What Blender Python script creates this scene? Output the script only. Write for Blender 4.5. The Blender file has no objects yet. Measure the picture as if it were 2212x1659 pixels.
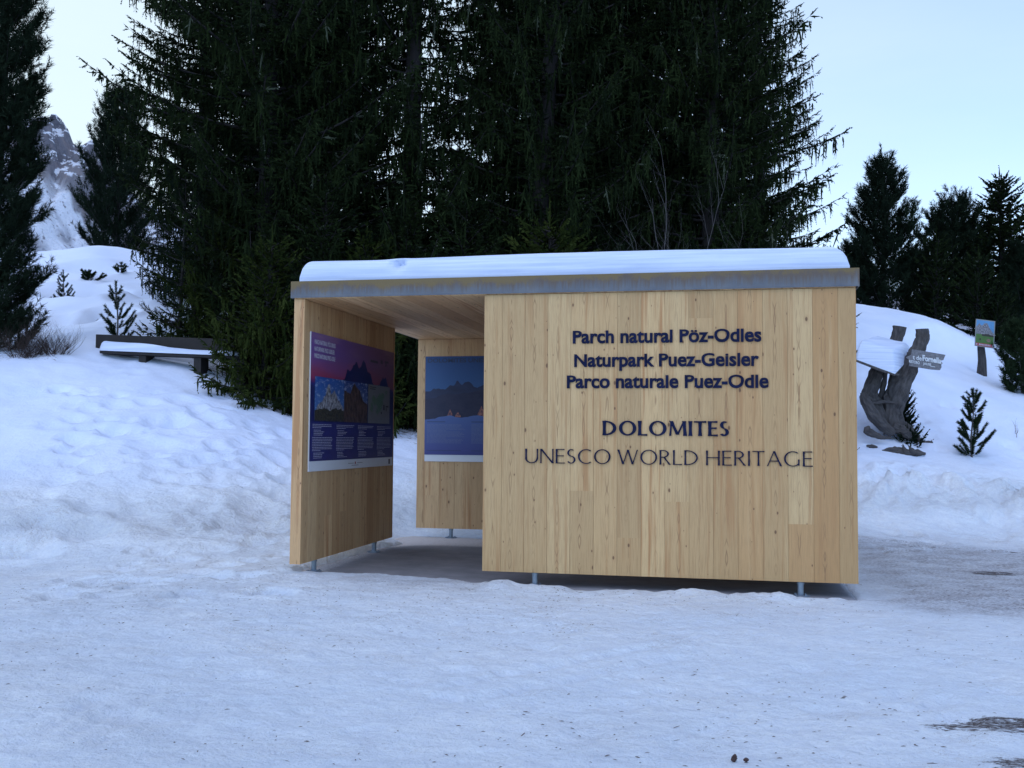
import bpy, math, random
import numpy as np
from mathutils import Vector
R_=math.radians
scene=bpy.context.scene
COL=scene.collection
# ------------------------------------------------------------------ camera model (solved from the shelter's corners)
CP=np.array([3.8329,-8.7245,1.2739]); YAW,PIT,ROL,FL=0.2037,0.0519,0.0079,1028.2972
_c,_s=math.cos(YAW),math.sin(YAW)
FW=np.array([-_s*math.cos(PIT),_c*math.cos(PIT),math.sin(PIT)]); RT=np.array([_c,_s,0.0]); UP=np.cross(RT,FW)
def at(xd,yd,d):
    """world point seen at picture position (2212-wide units) at forward distance d"""
    x=xd/2.16-512; y=384-yd/2.16
    cr,sr=math.cos(ROL),math.sin(ROL)
    x,y=cr*x-sr*y,sr*x+cr*y
    return CP+d*(FW+RT*x/FL+UP*y/FL)
def onz(xd,yd,z):
    a=at(xd,yd,1)-CP
    return CP+a*((z-CP[2])/a[2])
# ------------------------------------------------------------------ scene-graph helpers
def tag(o,label,cat,group=None,kind=None):
    o['label']=label; o['category']=cat
    if group: o['group']=group
    if kind: o['kind']=kind
    return o
def empty(name,loc,label,cat,group=None,rz=0.0):
    o=bpy.data.objects.new(name,None); COL.objects.link(o); o.location=loc; o.rotation_euler=(0,0,rz)
    o.empty_display_size=0.2
    return tag(o,label,cat,group)
def mesh_np(name,V,F4=None,F3=None,mat=None,parent=None,smooth=False,attrs=None,uv=None,world=True):
    V=np.asarray(V,dtype=np.float32).reshape(-1,3)
    n4=0 if F4 is None else len(F4); n3=0 if F3 is None else len(F3)
    me=bpy.data.meshes.new(name)
    me.vertices.add(len(V))
    if parent is not None and world:
        V=V-np.array(parent.location,dtype=np.float32)[None]
        a=-parent.rotation_euler[2]
        if abs(a)>1e-9:
            c,s=math.cos(a),math.sin(a)
            V=np.stack([V[:,0]*c-V[:,1]*s,V[:,0]*s+V[:,1]*c,V[:,2]],1)
    me.vertices.foreach_set('co',np.ascontiguousarray(V,dtype=np.float32).ravel())
    idx=[]
    if n4: idx.append(np.asarray(F4,dtype=np.int32).ravel())
    if n3: idx.append(np.asarray(F3,dtype=np.int32).ravel())
    idx=np.concatenate(idx)
    me.loops.add(len(idx)); me.loops.foreach_set('vertex_index',idx)
    st=np.concatenate([np.arange(n4,dtype=np.int32)*4, n4*4+np.arange(n3,dtype=np.int32)*3])
    me.polygons.add(n4+n3); me.polygons.foreach_set('loop_start',st)
    if smooth: me.polygons.foreach_set('use_smooth',np.ones(n4+n3,dtype=bool))
    if attrs:
        for k,a in attrs.items():
            at_=me.attributes.new(k,'FLOAT','POINT'); at_.data.foreach_set('value',np.asarray(a,dtype=np.float32))
    if uv is not None:
        l=me.uv_layers.new(name='UVMap'); l.data.foreach_set('uv',np.asarray(uv,dtype=np.float32).ravel())
    me.update(calc_edges=True); me.validate()
    if mat: me.materials.append(mat)
    o=bpy.data.objects.new(name,me); COL.objects.link(o)
    if parent is not None: o.parent=parent
    return o
class MB:
    """collects faces; builds ONE mesh object"""
    def __init__(s): s.v=[]; s.f=[]; s.uv=[]; s.a=[]
    def face(s,pts,uv=None,a=0.0):
        i=len(s.v); s.v+= [tuple(p) for p in pts]; s.f.append(list(range(i,i+len(pts))))
        s.uv+= (uv if uv else [(0,0)]*len(pts)); s.a+=[a]*len(pts)
    def box(s,o,ax,ay,az,a=0.0,uvo=(0,0),swap=False):
        """o corner; ax,ay,az edge vectors; uv = (along ax or ay, along az) metres"""
        o=np.array(o,float);ax=np.array(ax,float);ay=np.array(ay,float);az=np.array(az,float)
        c=[o,o+ax,o+ax+ay,o+ay,o+az,o+ax+az,o+ax+ay+az,o+ay+az]
        lx,ly,lz=[float(np.linalg.norm(q)) for q in (ax,ay,az)]
        u,v=uvo
        def q(i,uvs): s.face([c[k] for k in i],[((u+p[1]),(v+p[0])) if swap else ((u+p[0]),(v+p[1])) for p in uvs],a)
        q((0,1,5,4),[(0,0),(lx,0),(lx,lz),(0,lz)])
        q((2,3,7,6),[(lx,0),(0,0),(0,lz),(lx,lz)])
        q((1,2,6,5),[(0,0),(ly,0),(ly,lz),(0,lz)])
        q((3,0,4,7),[(0,0),(ly,0),(ly,lz),(0,lz)])
        q((4,5,6,7),[(0,0),(lx,0),(lx,ly),(0,ly)])
        q((3,2,1,0),[(0,0),(lx,0),(lx,ly),(0,ly)])
    def tube(s,path,rad,n=8,squash=1.0,cap=True,rough=0.0,rng=None,a=0.0):
        path=[np.array(p,float) for p in path]; rings=[]
        L=0
        for i,p in enumerate(path):
            d=path[min(i+1,len(path)-1)]-path[max(i-1,0)]; d/=max(np.linalg.norm(d),1e-9)
            ref=np.array([0.0,1,0]) if abs(d[1])<.9 else np.array([1.0,0,0])
            u=np.cross(d,ref); u/=np.linalg.norm(u); w=np.cross(u,d)
            r=rad[i] if hasattr(rad,'__len__') else rad
            if i: L+=np.linalg.norm(path[i]-path[i-1])
            ring=[]
            for k in range(n):
                t=2*math.pi*k/n
                rr=r*(1+(rng.uniform(-rough,rough) if rng else 0))
                ring.append(p+u*rr*math.cos(t)+w*rr*squash*math.sin(t))
            rings.append((ring,L))
        for i in range(len(rings)-1):
            r0,l0=rings[i];r1,l1=rings[i+1]
            for k in range(n):
                k2=(k+1)%n
                s.face([r0[k],r0[k2],r1[k2],r1[k]],[(k/n*.3,l0),((k+1)/n*.3,l0),((k+1)/n*.3,l1),(k/n*.3,l1)],a)
        if cap:
            s.face(rings[0][0][::-1],None,a); s.face(rings[-1][0],None,a)
    def cyl(s,p0,p1,r,n=16,a=0.0): s.tube([p0,p1],[r,r],n,a=a)
    def build(s,name,mat,parent=None,smooth=False,bevel=0.0,merge=False,world=True):
        V=np.array(s.v,dtype=float)
        if parent is not None and world:
            V=V-np.array(parent.location)[None]
            a=-parent.rotation_euler[2]
            if abs(a)>1e-9:
                c,sn=math.cos(a),math.sin(a)
                V=np.stack([V[:,0]*c-V[:,1]*sn,V[:,0]*sn+V[:,1]*c,V[:,2]],1)
        me=bpy.data.meshes.new(name); me.from_pydata(V.tolist(),[],s.f)
        l=me.uv_layers.new(name='UVMap'); l.data.foreach_set('uv',np.array(s.uv,dtype=np.float32).ravel())
        at_=me.attributes.new('rnd','FLOAT','POINT'); at_.data.foreach_set('value',np.array(s.a,dtype=np.float32))
        if merge or bevel:
            import bmesh
            bm=bmesh.new(); bm.from_mesh(me)
            bmesh.ops.remove_doubles(bm,verts=bm.verts,dist=1e-5)
            if bevel: 
                es=[e for e in bm.edges if len(e.link_faces)==2 and e.calc_face_angle(0)>.6]
                bmesh.ops.bevel(bm,geom=es,offset=bevel,segments=1,affect='EDGES',clamp_overlap=True)
            bm.to_mesh(me); bm.free()
        if smooth: me.polygons.foreach_set('use_smooth',np.ones(len(me.polygons),dtype=bool))
        me.update()
        if mat: me.materials.append(mat)
        o=bpy.data.objects.new(name,me); COL.objects.link(o)
        if parent is not None: o.parent=parent
        return o
def copy_thing(src,loc,rz,scale=1.0,label=None):
    r=src.copy(); COL.objects.link(r); r.location=loc; r.rotation_euler=(0,0,rz); r.scale=(scale,)*3
    if label: r['label']=label
    for ch in list(src.children):
        c=ch.copy(); COL.objects.link(c); c.parent=r
        for g in ch.children:
            d=g.copy(); COL.objects.link(d); d.parent=c
    return r
# ------------------------------------------------------------------ numpy value noise
def _hash(ix,iy,seed):
    h=(ix.astype(np.int64)*374761393+iy.astype(np.int64)*668265263+seed*1442695041)&0xFFFFFFFF
    h=((h^(h>>13))*1274126177)&0xFFFFFFFF
    h=h^(h>>16)
    return (h&0xFFFFFF)/float(0xFFFFFF)
def vn(x,y,seed=0):
    ix=np.floor(x);iy=np.floor(y);fx=x-ix;fy=y-iy
    fx=fx*fx*fx*(fx*(fx*6-15)+10);fy=fy*fy*fy*(fy*(fy*6-15)+10)
    a=_hash(ix,iy,seed);b=_hash(ix+1,iy,seed);c=_hash(ix,iy+1,seed);d=_hash(ix+1,iy+1,seed)
    return (a+(b-a)*fx)*(1-fy)+(c+(d-c)*fx)*fy
def fbm(x,y,sc,oc=4,seed=0,g=.5):
    r=0;a=1;t=0
    for i in range(oc):
        k=2**i/sc
        ca,sa=math.cos(i*1.3+.5),math.sin(i*1.3+.5)
        r=r+a*(vn((x*ca-y*sa)*k+31.7*i,(x*sa+y*ca)*k+17.3*i,seed+i)-.5)*2;t+=a;a*=g
    return r/t
def sm(a,b,x):
    t=np.clip((x-a)/(b-a),0,1); return t*t*(3-2*t)
# ------------------------------------------------------------------ materials
class NT:
    def __init__(s,name,world=False):
        m=bpy.data.materials.new(name); m.use_nodes=True; s.m=m; s.t=m.node_tree; s.t.nodes.clear()
        s.out=s.n('ShaderNodeOutputMaterial'); s.b=s.n('ShaderNodeBsdfPrincipled'); s.l(s.b.outputs[0],s.out.inputs[0])
    def n(s,t,**k):
        nd=s.t.nodes.new(t)
        for a,b in k.items(): setattr(nd,a,b)
        return nd
    def l(s,a,b): s.t.links.new(a,b)
    def set(s,nd,i,v):
        if hasattr(v,'is_output') or isinstance(v,bpy.types.NodeSocket): s.l(v,nd.inputs[i])
        else: nd.inputs[i].default_value=v
    def math(s,op,a,b=0.0,c=None,clamp=False):
        nd=s.n('ShaderNodeMath',operation=op,use_clamp=clamp); s.set(nd,0,a); s.set(nd,1,b)
        if c is not None: s.set(nd,2,c)
        return nd.outputs[0]
    def mix(s,f,a,b):
        nd=s.n('ShaderNodeMix',data_type='RGBA'); s.set(nd,0,f); s.set(nd,6,a if not isinstance(a,tuple) else (*a,1)); s.set(nd,7,b if not isinstance(b,tuple) else (*b,1))
        return nd.outputs[2]
    def mr(s,v,a,b,c=0.0,d=1.0):
        nd=s.n('ShaderNodeMapRange'); s.set(nd,0,v)
        for i,q in enumerate((a,b,c,d)): nd.inputs[i+1].default_value=q
        return nd.outputs[0]
    def noise(s,vec,scale,detail=3,rough=.5,dist=0.0,dim='3D'):
        nd=s.n('ShaderNodeTexNoise',noise_dimensions=dim)
        if vec is not None: s.l(vec,nd.inputs['Vector'])
        nd.inputs['Scale'].default_value=scale; nd.inputs['Detail'].default_value=detail
        nd.inputs['Roughness'].default_value=rough; nd.inputs['Distortion'].default_value=dist
        return nd.outputs[0]
    def mapv(s,vec,sc=(1,1,1),loc=(0,0,0)):
        nd=s.n('ShaderNodeMapping'); s.l(vec,nd.inputs[0]); nd.inputs['Scale'].default_value=sc; nd.inputs['Location'].default_value=loc
        return nd.outputs[0]
    def coord(s,k='Object'): return s.n('ShaderNodeTexCoord').outputs[k]
    def pos(s): return s.n('ShaderNodeNewGeometry').outputs['Position']
    def attr(s,name): return s.n('ShaderNodeAttribute',attribute_name=name).outputs['Fac']
    def bump(s,h,st=.3,dist=.01):
        nd=s.n('ShaderNodeBump'); nd.inputs['Strength'].default_value=st; nd.inputs['Distance'].default_value=dist
        s.l(h,nd.inputs['Height']); s.l(nd.outputs[0],s.b.inputs['Normal'])
    def col(s,c): s.set(s.b,'Base Color',c if not isinstance(c,tuple) else (*c,1))
    def rough(s,v): s.set(s.b,'Roughness',v)
def simple(name,c,rough=.7,metal=0.0,var=.15,scale=20,bump=0.0):
    t=NT(name); v=t.noise(t.coord(),scale,4,.6)
    f=t.mr(v,.25,.75,0,1)
    t.col(t.mix(f,tuple(q*(1-var) for q in c),tuple(min(1,q*(1+var)) for q in c)))
    t.rough(rough); t.b.inputs['Metallic'].default_value=metal
    if bump: t.bump(v,bump,.01)
    return t.m
def mat_larch(name,k=(1,1,1)):
    t=NT(name)
    uv=t.n('ShaderNodeUVMap').outputs[0]
    sep=t.n('ShaderNodeSeparateXYZ'); t.l(uv,sep.inputs[0]); u,v=sep.outputs[0],sep.outputs[1]
    r=t.attr('rnd')
    r2=t.math('FRACT',t.math('MULTIPLY',r,7.31)); r3=t.math('FRACT',t.math('MULTIPLY',r,23.7))
    comb=t.n('ShaderNodeCombineXYZ'); t.l(u,comb.inputs[0]); t.l(v,comb.inputs[1]); t.l(t.math('MULTIPLY',r,40.0),comb.inputs[2])
    P=comb.outputs[0]
    # warp along the grain
    wob=t.noise(t.mapv(P,(.8,1.1,1)),1.0,2,.5)
    ux=t.math('ADD',u,t.math('MULTIPLY',t.math('SUBTRACT',wob,.5),.05))
    cw=t.n('ShaderNodeCombineXYZ'); t.l(ux,cw.inputs[0]); t.l(t.math('MULTIPLY',v,.03),cw.inputs[1]); t.l(t.math('MULTIPLY',r,40.0),cw.inputs[2])
    grain=t.noise(cw.outputs[0],170,3,.65)
    band=t.noise(cw.outputs[0],22,2.5,.6)
    # per-board base tone
    pale=(.60*k[0],.405*k[1],.20*k[2]); mid=(.46*k[0],.285*k[1],.13*k[2]); red=(.47*k[0],.245*k[1],.095*k[2])
    c=t.mix(t.mr(r,0,1,0,1),pale,mid)
    c=t.mix(t.math('MULTIPLY',t.mr(r2,.78,.95,0,1),.6),c,red)
    c=t.mix(t.math('MULTIPLY',t.mr(band,.53,.66,0,1),t.mr(r3,0,1,.45,1.0)),c,(.40*k[0],.205*k[1],.085*k[2]))
    c=t.mix(t.math('MULTIPLY',t.mr(band,.30,.42,1,0),.35),c,(.64*k[0],.45*k[1],.23*k[2]))
    c=t.mix(t.math('MULTIPLY',t.mr(grain,.47,.62,0,1),.42),c,(.34*k[0],.20*k[1],.09*k[2]))
    # cathedral figure down the middle of the board (u runs 0..0.2 over the board)
    uc=t.math('SUBTRACT',t.math('MODULO',u,.2),t.math('ADD',.1,t.math('MULTIPLY',t.math('SUBTRACT',r3,.5),.05)))
    cv=t.n('ShaderNodeCombineXYZ'); t.l(t.math('MULTIPLY',r,30.),cv.inputs[0]); t.l(v,cv.inputs[1])
    wide=t.noise(cv.outputs[0],2.3,2,.6)
    w2=t.math('ADD',t.math('MULTIPLY',t.math('ABSOLUTE',uc),110.),t.math('MULTIPLY',wide,26.))
    ring=t.math('SINE',t.math('MULTIPLY',w2,1.9))
    near=t.mr(t.math('ABSOLUTE',uc),.006,.022,1,0)
    vis=t.mr(t.noise(cv.outputs[0],1.1,1,.5),.42,.58,0,1)
    fig=t.math('MULTIPLY',t.math('MULTIPLY',t.mr(ring,.45,1,0,1),near),t.math('ADD',.22,t.math('MULTIPLY',vis,.65)))
    c=t.mix(fig,c,(.27*k[0],.15*k[1],.07*k[2]))
    # knots
    vo=t.n('ShaderNodeTexVoronoi',feature='F1',voronoi_dimensions='2D'); kv=t.n('ShaderNodeCombineXYZ'); t.l(t.math('ADD',t.math('MULTIPLY',u,10.0),t.math('MULTIPLY',r,37.0)),kv.inputs[0]); t.l(t.math('ADD',t.math('MULTIPLY',v,5.5),t.math('MULTIPLY',r2,51.0)),kv.inputs[1]); t.l(kv.outputs[0],vo.inputs['Vector']); vo.inputs['Scale'].default_value=1.0
    kr=t.n('ShaderNodeSeparateColor'); t.l(vo.outputs['Color'],kr.inputs[0])
    kd=t.math('DIVIDE',vo.outputs['Distance'],t.math('ADD',.28,t.math('MULTIPLY',t.math('POWER',kr.outputs[1],2.0),.95)))
    on=t.math('GREATER_THAN',kr.outputs[0],.74)
    kn=t.math('MULTIPLY',t.mr(kd,.06,.105,1,0),on)
    kh=t.math('MULTIPLY',t.mr(kd,.09,.24,1,0),on)
    c=t.mix(t.math('MULTIPLY',kh,.35),c,(.42*k[0],.24*k[1],.11*k[2]))
    c=t.mix(t.math('MULTIPLY',kn,.85),c,(.13*k[0],.065*k[1],.035*k[2]))
    hs=t.n('ShaderNodeHueSaturation'); t.l(c,hs.inputs['Color']); t.l(t.mr(r3,0,1,.90,1.05),hs.inputs['Value']); c=hs.outputs[0]
    t.col(c); t.rough(.62); t.bump(grain,.12,.004)
    t.b.inputs['Specular IOR Level'].default_value=.3
    return t.m
def mat_snow():
    t=NT('snow_ground'); p=t.pos()
    d=t.attr('dirt'); ice=t.attr('ice')
    st=t.mapv(p,(1,1.6,1))
    f1=t.noise(st,34,5,.7); f2=t.noise(st,2.2,4,.6); f3=t.noise(p,90,3,.7); big=t.noise(p,.9,3,.55)
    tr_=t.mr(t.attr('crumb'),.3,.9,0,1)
    c=t.mix(tr_,t.mix(t.mr(big,.35,.65,0,1),(.62,.71,.88),(.70,.78,.93)),t.mix(t.mr(big,.35,.65,0,1),(.82,.90,.98),(.90,.95,.99)))  # bank snow painted darker, flat snow lighter, to even out the light they catch
    mot=t.math('ADD',t.math('MULTIPLY',t.noise(st,24,4,.75),.6),t.math('MULTIPLY',t.noise(st,7,4,.7),.6))
    c=t.mix(t.math('MULTIPLY',t.mr(mot,.50,.72,0,1),t.math('ADD',.12,t.math('MULTIPLY',tr_,.38))),c,(.66,.72,.84))  # compacted and loose snow mottle, also painting in the shading of small lumps
    # icy, trodden grey surface
    ic=t.mix(t.mr(f1,.38,.58,0,1),(.20,.19,.21),(.66,.68,.73))
    c=t.mix(t.math('MULTIPLY',ice,t.mr(f2,.25,.6,.35,1)),c,ic)
    # faint tan staining and litter specks
    c=t.mix(t.math('MULTIPLY',t.math('MULTIPLY',t.mr(f2,.52,.70,0,1),t.mr(f1,.46,.60,0,1)),t.math('MULTIPLY',d,.42)),c,(.46,.39,.33))
    sp=t.math('MULTIPLY',t.math('MULTIPLY',t.mr(f3,.60,.68,0,1),t.mr(f2,.46,.66,0,1)),t.math('MULTIPLY',d,1.0,clamp=True))
    c=t.mix(sp,c,(.20,.12,.08))
    mud=t.attr('mud')
    mm=t.mr(t.math('ADD',t.math('MULTIPLY',mud,1.0),t.math('MULTIPLY',t.math('SUBTRACT',t.noise(t.mapv(p,(.8,1.7,1)),9,6,.8),.5),2.6)),.62,.80,0,1)
    c=t.mix(t.math('MULTIPLY',t.math('MULTIPLY',mm,t.mr(mud,.02,.2,0,1)),t.mr(f1,.3,.55,.35,1)),c,(.075,.055,.05))
    t.col(c); t.rough(.75); t.b.inputs['Specular IOR Level'].default_value=.25
    hb=t.math('ADD',t.math('ADD',t.math('MULTIPLY',t.noise(p,13,6,.75),1.1),t.math('MULTIPLY',t.noise(p,4.5,3,.6),1.4)),t.math('MULTIPLY',t.noise(p,70,3,.8),.3))
    hb=t.math('MULTIPLY',hb,t.attr('crumb'))
    t.bump(hb,.9,.06)
    return t.m
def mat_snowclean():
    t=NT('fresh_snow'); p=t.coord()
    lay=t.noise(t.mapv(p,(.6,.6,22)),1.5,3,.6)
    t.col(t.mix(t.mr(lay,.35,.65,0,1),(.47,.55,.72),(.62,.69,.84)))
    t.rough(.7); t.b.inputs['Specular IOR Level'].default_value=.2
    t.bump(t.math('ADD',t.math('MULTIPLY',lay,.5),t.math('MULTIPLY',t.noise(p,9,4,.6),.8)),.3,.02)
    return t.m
def mat_concrete():
    t=NT('wet_concrete'); p=t.pos()
    a=t.noise(p,3,5,.65); b=t.noise(p,45,3,.7)
    c=t.mix(t.mr(a,.3,.7,0,1),(.20,.21,.23),(.31,.31,.335))
    fr=t.attr('frost')
    k=t.mr(t.math('ADD',fr,t.math('MULTIPLY',t.math('SUBTRACT',b,.5),.9)),.5,.8,0,1)
    c=t.mix(k,c,(.62,.60,.60))
    c=t.mix(t.math('MULTIPLY',t.mr(t.noise(t.mapv(p,(1,2.5,1)),16,4,.7),.58,.68,0,1),t.mr(fr,.1,.5,0,.8)),c,(.17,.10,.065))
    t.col(c); t.rough(.8); t.b.inputs['Specular IOR Level'].default_value=.25; t.bump(b,.3,.006); return t.m
def mat_fascia():
    t=NT('galvanised_fascia'); p=t.coord(); sep=t.n('ShaderNodeSeparateXYZ'); t.l(p,sep.inputs[0])
    z=sep.outputs[2]; x=sep.outputs[0]
    g=t.mr(z,2.53,2.68,0,1)
    st=t.noise(t.mapv(p,(55,55,4)),1,3,.6); bl=t.noise(p,5,4,.65); fine=t.noise(p,60,3,.7)
    c=t.mix(t.mr(bl,.3,.7,0,1),(.085,.095,.115),(.13,.14,.155))
    leftw=t.mr(x,0,4.8,1,.25)
    m=t.math('ADD',t.math('MULTIPLY',g,.62),t.math('MULTIPLY',st,.75))
    m=t.math('ADD',m,t.math('MULTIPLY',bl,.35))
    drip=t.mr(m,.62,.95,0,1)
    c=t.mix(t.math('MULTIPLY',drip,.8),c,(.10,.065,.04))
    y=t.math('ADD',t.math('MULTIPLY',g,.55),t.math('ADD',t.math('MULTIPLY',bl,.85),t.math('MULTIPLY',fine,.35)))
    y=t.math('ADD',y,t.math('MULTIPLY',leftw,.28))
    c=t.mix(t.math('MULTIPLY',t.mr(y,1.07,1.24,0,1),.7),c,(.165,.11,.03))
    t.col(c); t.b.inputs['Metallic'].default_value=.15; t.rough(.55); t.bump(fine,.15,.003)
    return t.m
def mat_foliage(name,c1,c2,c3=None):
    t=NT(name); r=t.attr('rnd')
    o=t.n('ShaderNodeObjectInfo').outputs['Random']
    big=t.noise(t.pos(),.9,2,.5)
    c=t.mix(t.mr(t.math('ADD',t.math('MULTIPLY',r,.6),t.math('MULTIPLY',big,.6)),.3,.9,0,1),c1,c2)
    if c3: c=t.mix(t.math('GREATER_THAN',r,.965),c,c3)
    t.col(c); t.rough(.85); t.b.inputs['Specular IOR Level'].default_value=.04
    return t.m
def mat_bark(name,c1,c2):
    t=NT(name); n=t.noise(t.mapv(t.coord(),(9,9,2)),2.5,5,.7)
    t.col(t.mix(t.mr(n,.3,.7,0,1),c1,c2)); t.rough(.9); t.bump(n,.6,.02); return t.m
def mat_oldwood():
    t=NT('weathered_wood'); p=t.coord('UV'); 
    n=t.noise(t.mapv(p,(60,4,1)),1.0,4,.7); m=t.noise(t.pos(),6,3,.6)
    c=t.mix(t.mr(n,.3,.7,0,1),(.022,.020,.022),(.095,.088,.088)); c=t.mix(t.mr(m,.5,.8,0,.5),c,(.055,.042,.034))
    t.col(c); t.rough(.9); t.bump(n,.5,.01); return t.m
def mat_rock():
    t=NT('mountain_rock'); p=t.pos()
    nrm=t.n('ShaderNodeNewGeometry').outputs['Normal']; sep=t.n('ShaderNodeSeparateXYZ'); t.l(nrm,sep.inputs[0])
    a=t.noise(t.mapv(p,(.035,.035,.012)),1,5,.6); b=t.noise(t.mapv(p,(.16,.16,.30)),1,5,.7); stre=t.noise(t.mapv(p,(.11,.11,.008)),1,3,.6)
    c=t.mix(t.mr(a,.3,.7,0,1),(.12,.125,.16),(.25,.245,.275))
    c=t.mix(t.mr(stre,.55,.68,0,.55),c,(.27,.23,.235))
    c=t.mix(t.mr(stre,.36,.44,.5,0),c,(.09,.09,.11))
    s=t.math('ADD',sep.outputs[2],t.math('MULTIPLY',t.math('SUBTRACT',b,.5),1.5))
    sc_=t.attr('scree'); sp_=t.mr(t.noise(t.mapv(p,(.35,.35,.35)),1,3,.6),.60,.66,1,.15)
    fs=t.math('MAXIMUM',t.mr(s,.70,.78,0,1),t.math('MULTIPLY',sc_,sp_))
    c=t.mix(fs,c,(.72,.77,.88))
    t.bump(t.math('ADD',stre,t.math('MULTIPLY',b,.8)),1.0,6.0)
    t.col(c); t.rough(.9); t.b.inputs['Specular IOR Level'].default_value=.1
    return t.m
M={}
M['larch']=mat_larch('larch_boards'); M['larch2']=mat_larch('larch_boards_interior_lit',(1.04,1.02,1.08)); M['snow']=mat_snow(); M['snowc']=mat_snowclean()  # interior larch: same boards, colour lifted slightly against the dim interior
M['slab']=mat_concrete(); M['fascia']=mat_fascia(); M['old']=mat_oldwood(); M['rock']=mat_rock()
M['steel']=simple('galvanised_steel',(.22,.27,.33),.45,.5,.15,30)
M['ceil']=mat_larch('larch_boards_ceiling_lit',(1.45,1.42,1.48))  # same larch again, brightness painted in to lift the ceiling
M['letter']=simple('letter_paint',(.009,.013,.042),.85,0,.3,8); M['letter'].node_tree.nodes['Principled BSDF'].inputs['Specular IOR Level'].default_value=.1
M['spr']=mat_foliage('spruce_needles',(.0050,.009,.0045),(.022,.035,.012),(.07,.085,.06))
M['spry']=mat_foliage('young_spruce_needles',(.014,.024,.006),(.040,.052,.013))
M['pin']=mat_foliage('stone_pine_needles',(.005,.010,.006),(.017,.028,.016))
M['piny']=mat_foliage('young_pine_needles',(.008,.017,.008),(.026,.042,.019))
M['bark']=mat_bark('spruce_bark',(.006,.005,.006),(.018,.015,.016))
M['barkg']=mat_bark('grey_bark',(.05,.046,.047),(.11,.103,.103))
M['twig']=simple('dead_twig',(.085,.055,.04),.9,0,.3,30)
M['dtwig']=simple('bush_twig',(.030,.018,.014),.9,0,.3,30)
M['bench']=simple('dark_bench_wood',(.016,.013,.013),.8,0,.35,12,.3)
M['dark']=simple('earth',(.035,.026,.022),.95,0,.4,12,.5)
M['white']=simple('white_print',(.62,.64,.68),.5,0,.03,5)
# ------------------------------------------------------------------ terrain
def tps_fit(P,Z,lam=.02):
    n=len(P); d=np.linalg.norm(P[:,None]-P[None],axis=2); K=np.where(d>0,d*d*np.log(d+1e-12),0)+lam*np.eye(n)
    A=np.zeros((n+3,n+3)); A[:n,:n]=K; A[:n,n]=1; A[:n,n+1:]=P; A[n,:n]=1; A[n+1:,:n]=P.T
    return np.linalg.solve(A,np.concatenate([Z,[0,0,0]]))
ctrl=[]
def cp(xd,yd,d): ctrl.append(tuple(at(xd,yd,d)))
def cz(xd,yd,z): ctrl.append(tuple(onz(xd,yd,z)))
for p in [(0,782,17),(100,776,17.3),(210,776,17.7),(330,784,17.9),(430,797,18),(560,845,18),(620,885,17.6),(0,950,14.2),(0,870,15.5),(250,900,15.3),(450,900,15.6),(500,1000,13.9),(250,1000,13.6),(0,1050,12.7),
          (300,1090,12.4),(560,1080,12.9),(0,1120,11.9),(870,940,17.6),(870,1030,15.4),(870,1110,13.9),
          (250,724,19.4),(120,735,19.2),(330,727,19.6),(420,700,20.5),(300,690,22),(120,650,24),(300,620,26.5),(150,560,29.5),(230,538,31),(320,548,31),(420,640,24),(0,640,24),(0,560,30),
          (1860,985,18.2),(2000,985,18.8),(2140,978,19.2),(2212,1000,19),(1930,1040,16.8),(2212,1060,17.2),(2080,1045,16.9),(1860,1050,16.6),
          (1860,800,22.5),(1990,860,21.5),(2120,806,24.8),(2212,846,23.5),(1870,674,27),(1960,684,27),(2050,712,27),(2120,738,27.5),(2212,745,29),(1900,740,25)]: cp(*p)
for p in [(0,1185,0),(150,1190,0),(350,1205,0),(560,1205,0),(1860,1140,0),(2040,1135,0),(2212,1130,.02)]: cz(*p)
for x in range(-10,16,4):
    for y in (-14,-9,-5,-2.2): ctrl.append((x,y,0.0))
ctrl+=[(-.5,-.4,.02),(-.4,1.4,.05),(-.3,2.8,.07),(-.35,3.7,.03),(.1,4.3,.03),(.8,4.4,.07),(2.5,4.4,.10),(4.8,4.4,.06),(5.6,-.3,.0),(5.6,2,.0),(7,1,.0),(10,2,.0),(7,4,.0),(11,6,.0),(2.5,-.6,.02),(2.5,6.5,.45),(5,6.8,.15),(2.8,9.5,1.0),(-4,11,2.1),(0,13,1.9),(4,14,2.0),(0,18,3.4),(-6,20,5.0),(5,22,4.9),(-16,26,6.3),(-10,26,6.2),(0,27,6.0),(9,27,5.3),(16,27,4.8),(20,12,1.6),(22,3,.2),(-14,0,.2),(-16,8,2.6),(-24,16,5.5)]
ctrl+=[(60,0,0),(50,-40,-1),(0,-60,-1),(-50,-40,-1),(-60,0,2.5),(-50,40,8),(0,60,7),(40,45,5)]
ctrl=np.array(ctrl); TW=tps_fit(ctrl[:,:2],ctrl[:,2]); TP=ctrl[:,:2]
rng0=np.random.RandomState(5)
hol=[]
for (xd,yd,dd,r,dep) in [(445,905,15.6,.22,.10),(270,950,14.6,.3,.08),(360,925,15.2,.3,.10),(330,980,14.2,.3,.07),(190,1150,11.7,.28,.12),(300,1115,12.1,.3,.05),(560,1100,12.6,.3,.09),(620,1065,13.2,.25,.08),(60,1175,11.2,.28,.14),(20,1170,11.2,.25,.12),(90,1185,11.1,.2,.10),
     (520,960,14.6,.2,.05),(560,1000,14.0,.22,.07),(610,1010,13.8,.2,.07),(470,1040,13.2,.2,.06),(540,1130,12,.4,.10),(600,980,14.4,.2,.06),(250,900,15.7,.2,.05),(400,880,16.2,.25,.06),(200,1105,12.3,.25,.05)]:
    p=at(xd,yd,dd); hol.append((p[0],p[1],r,dep))
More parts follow.
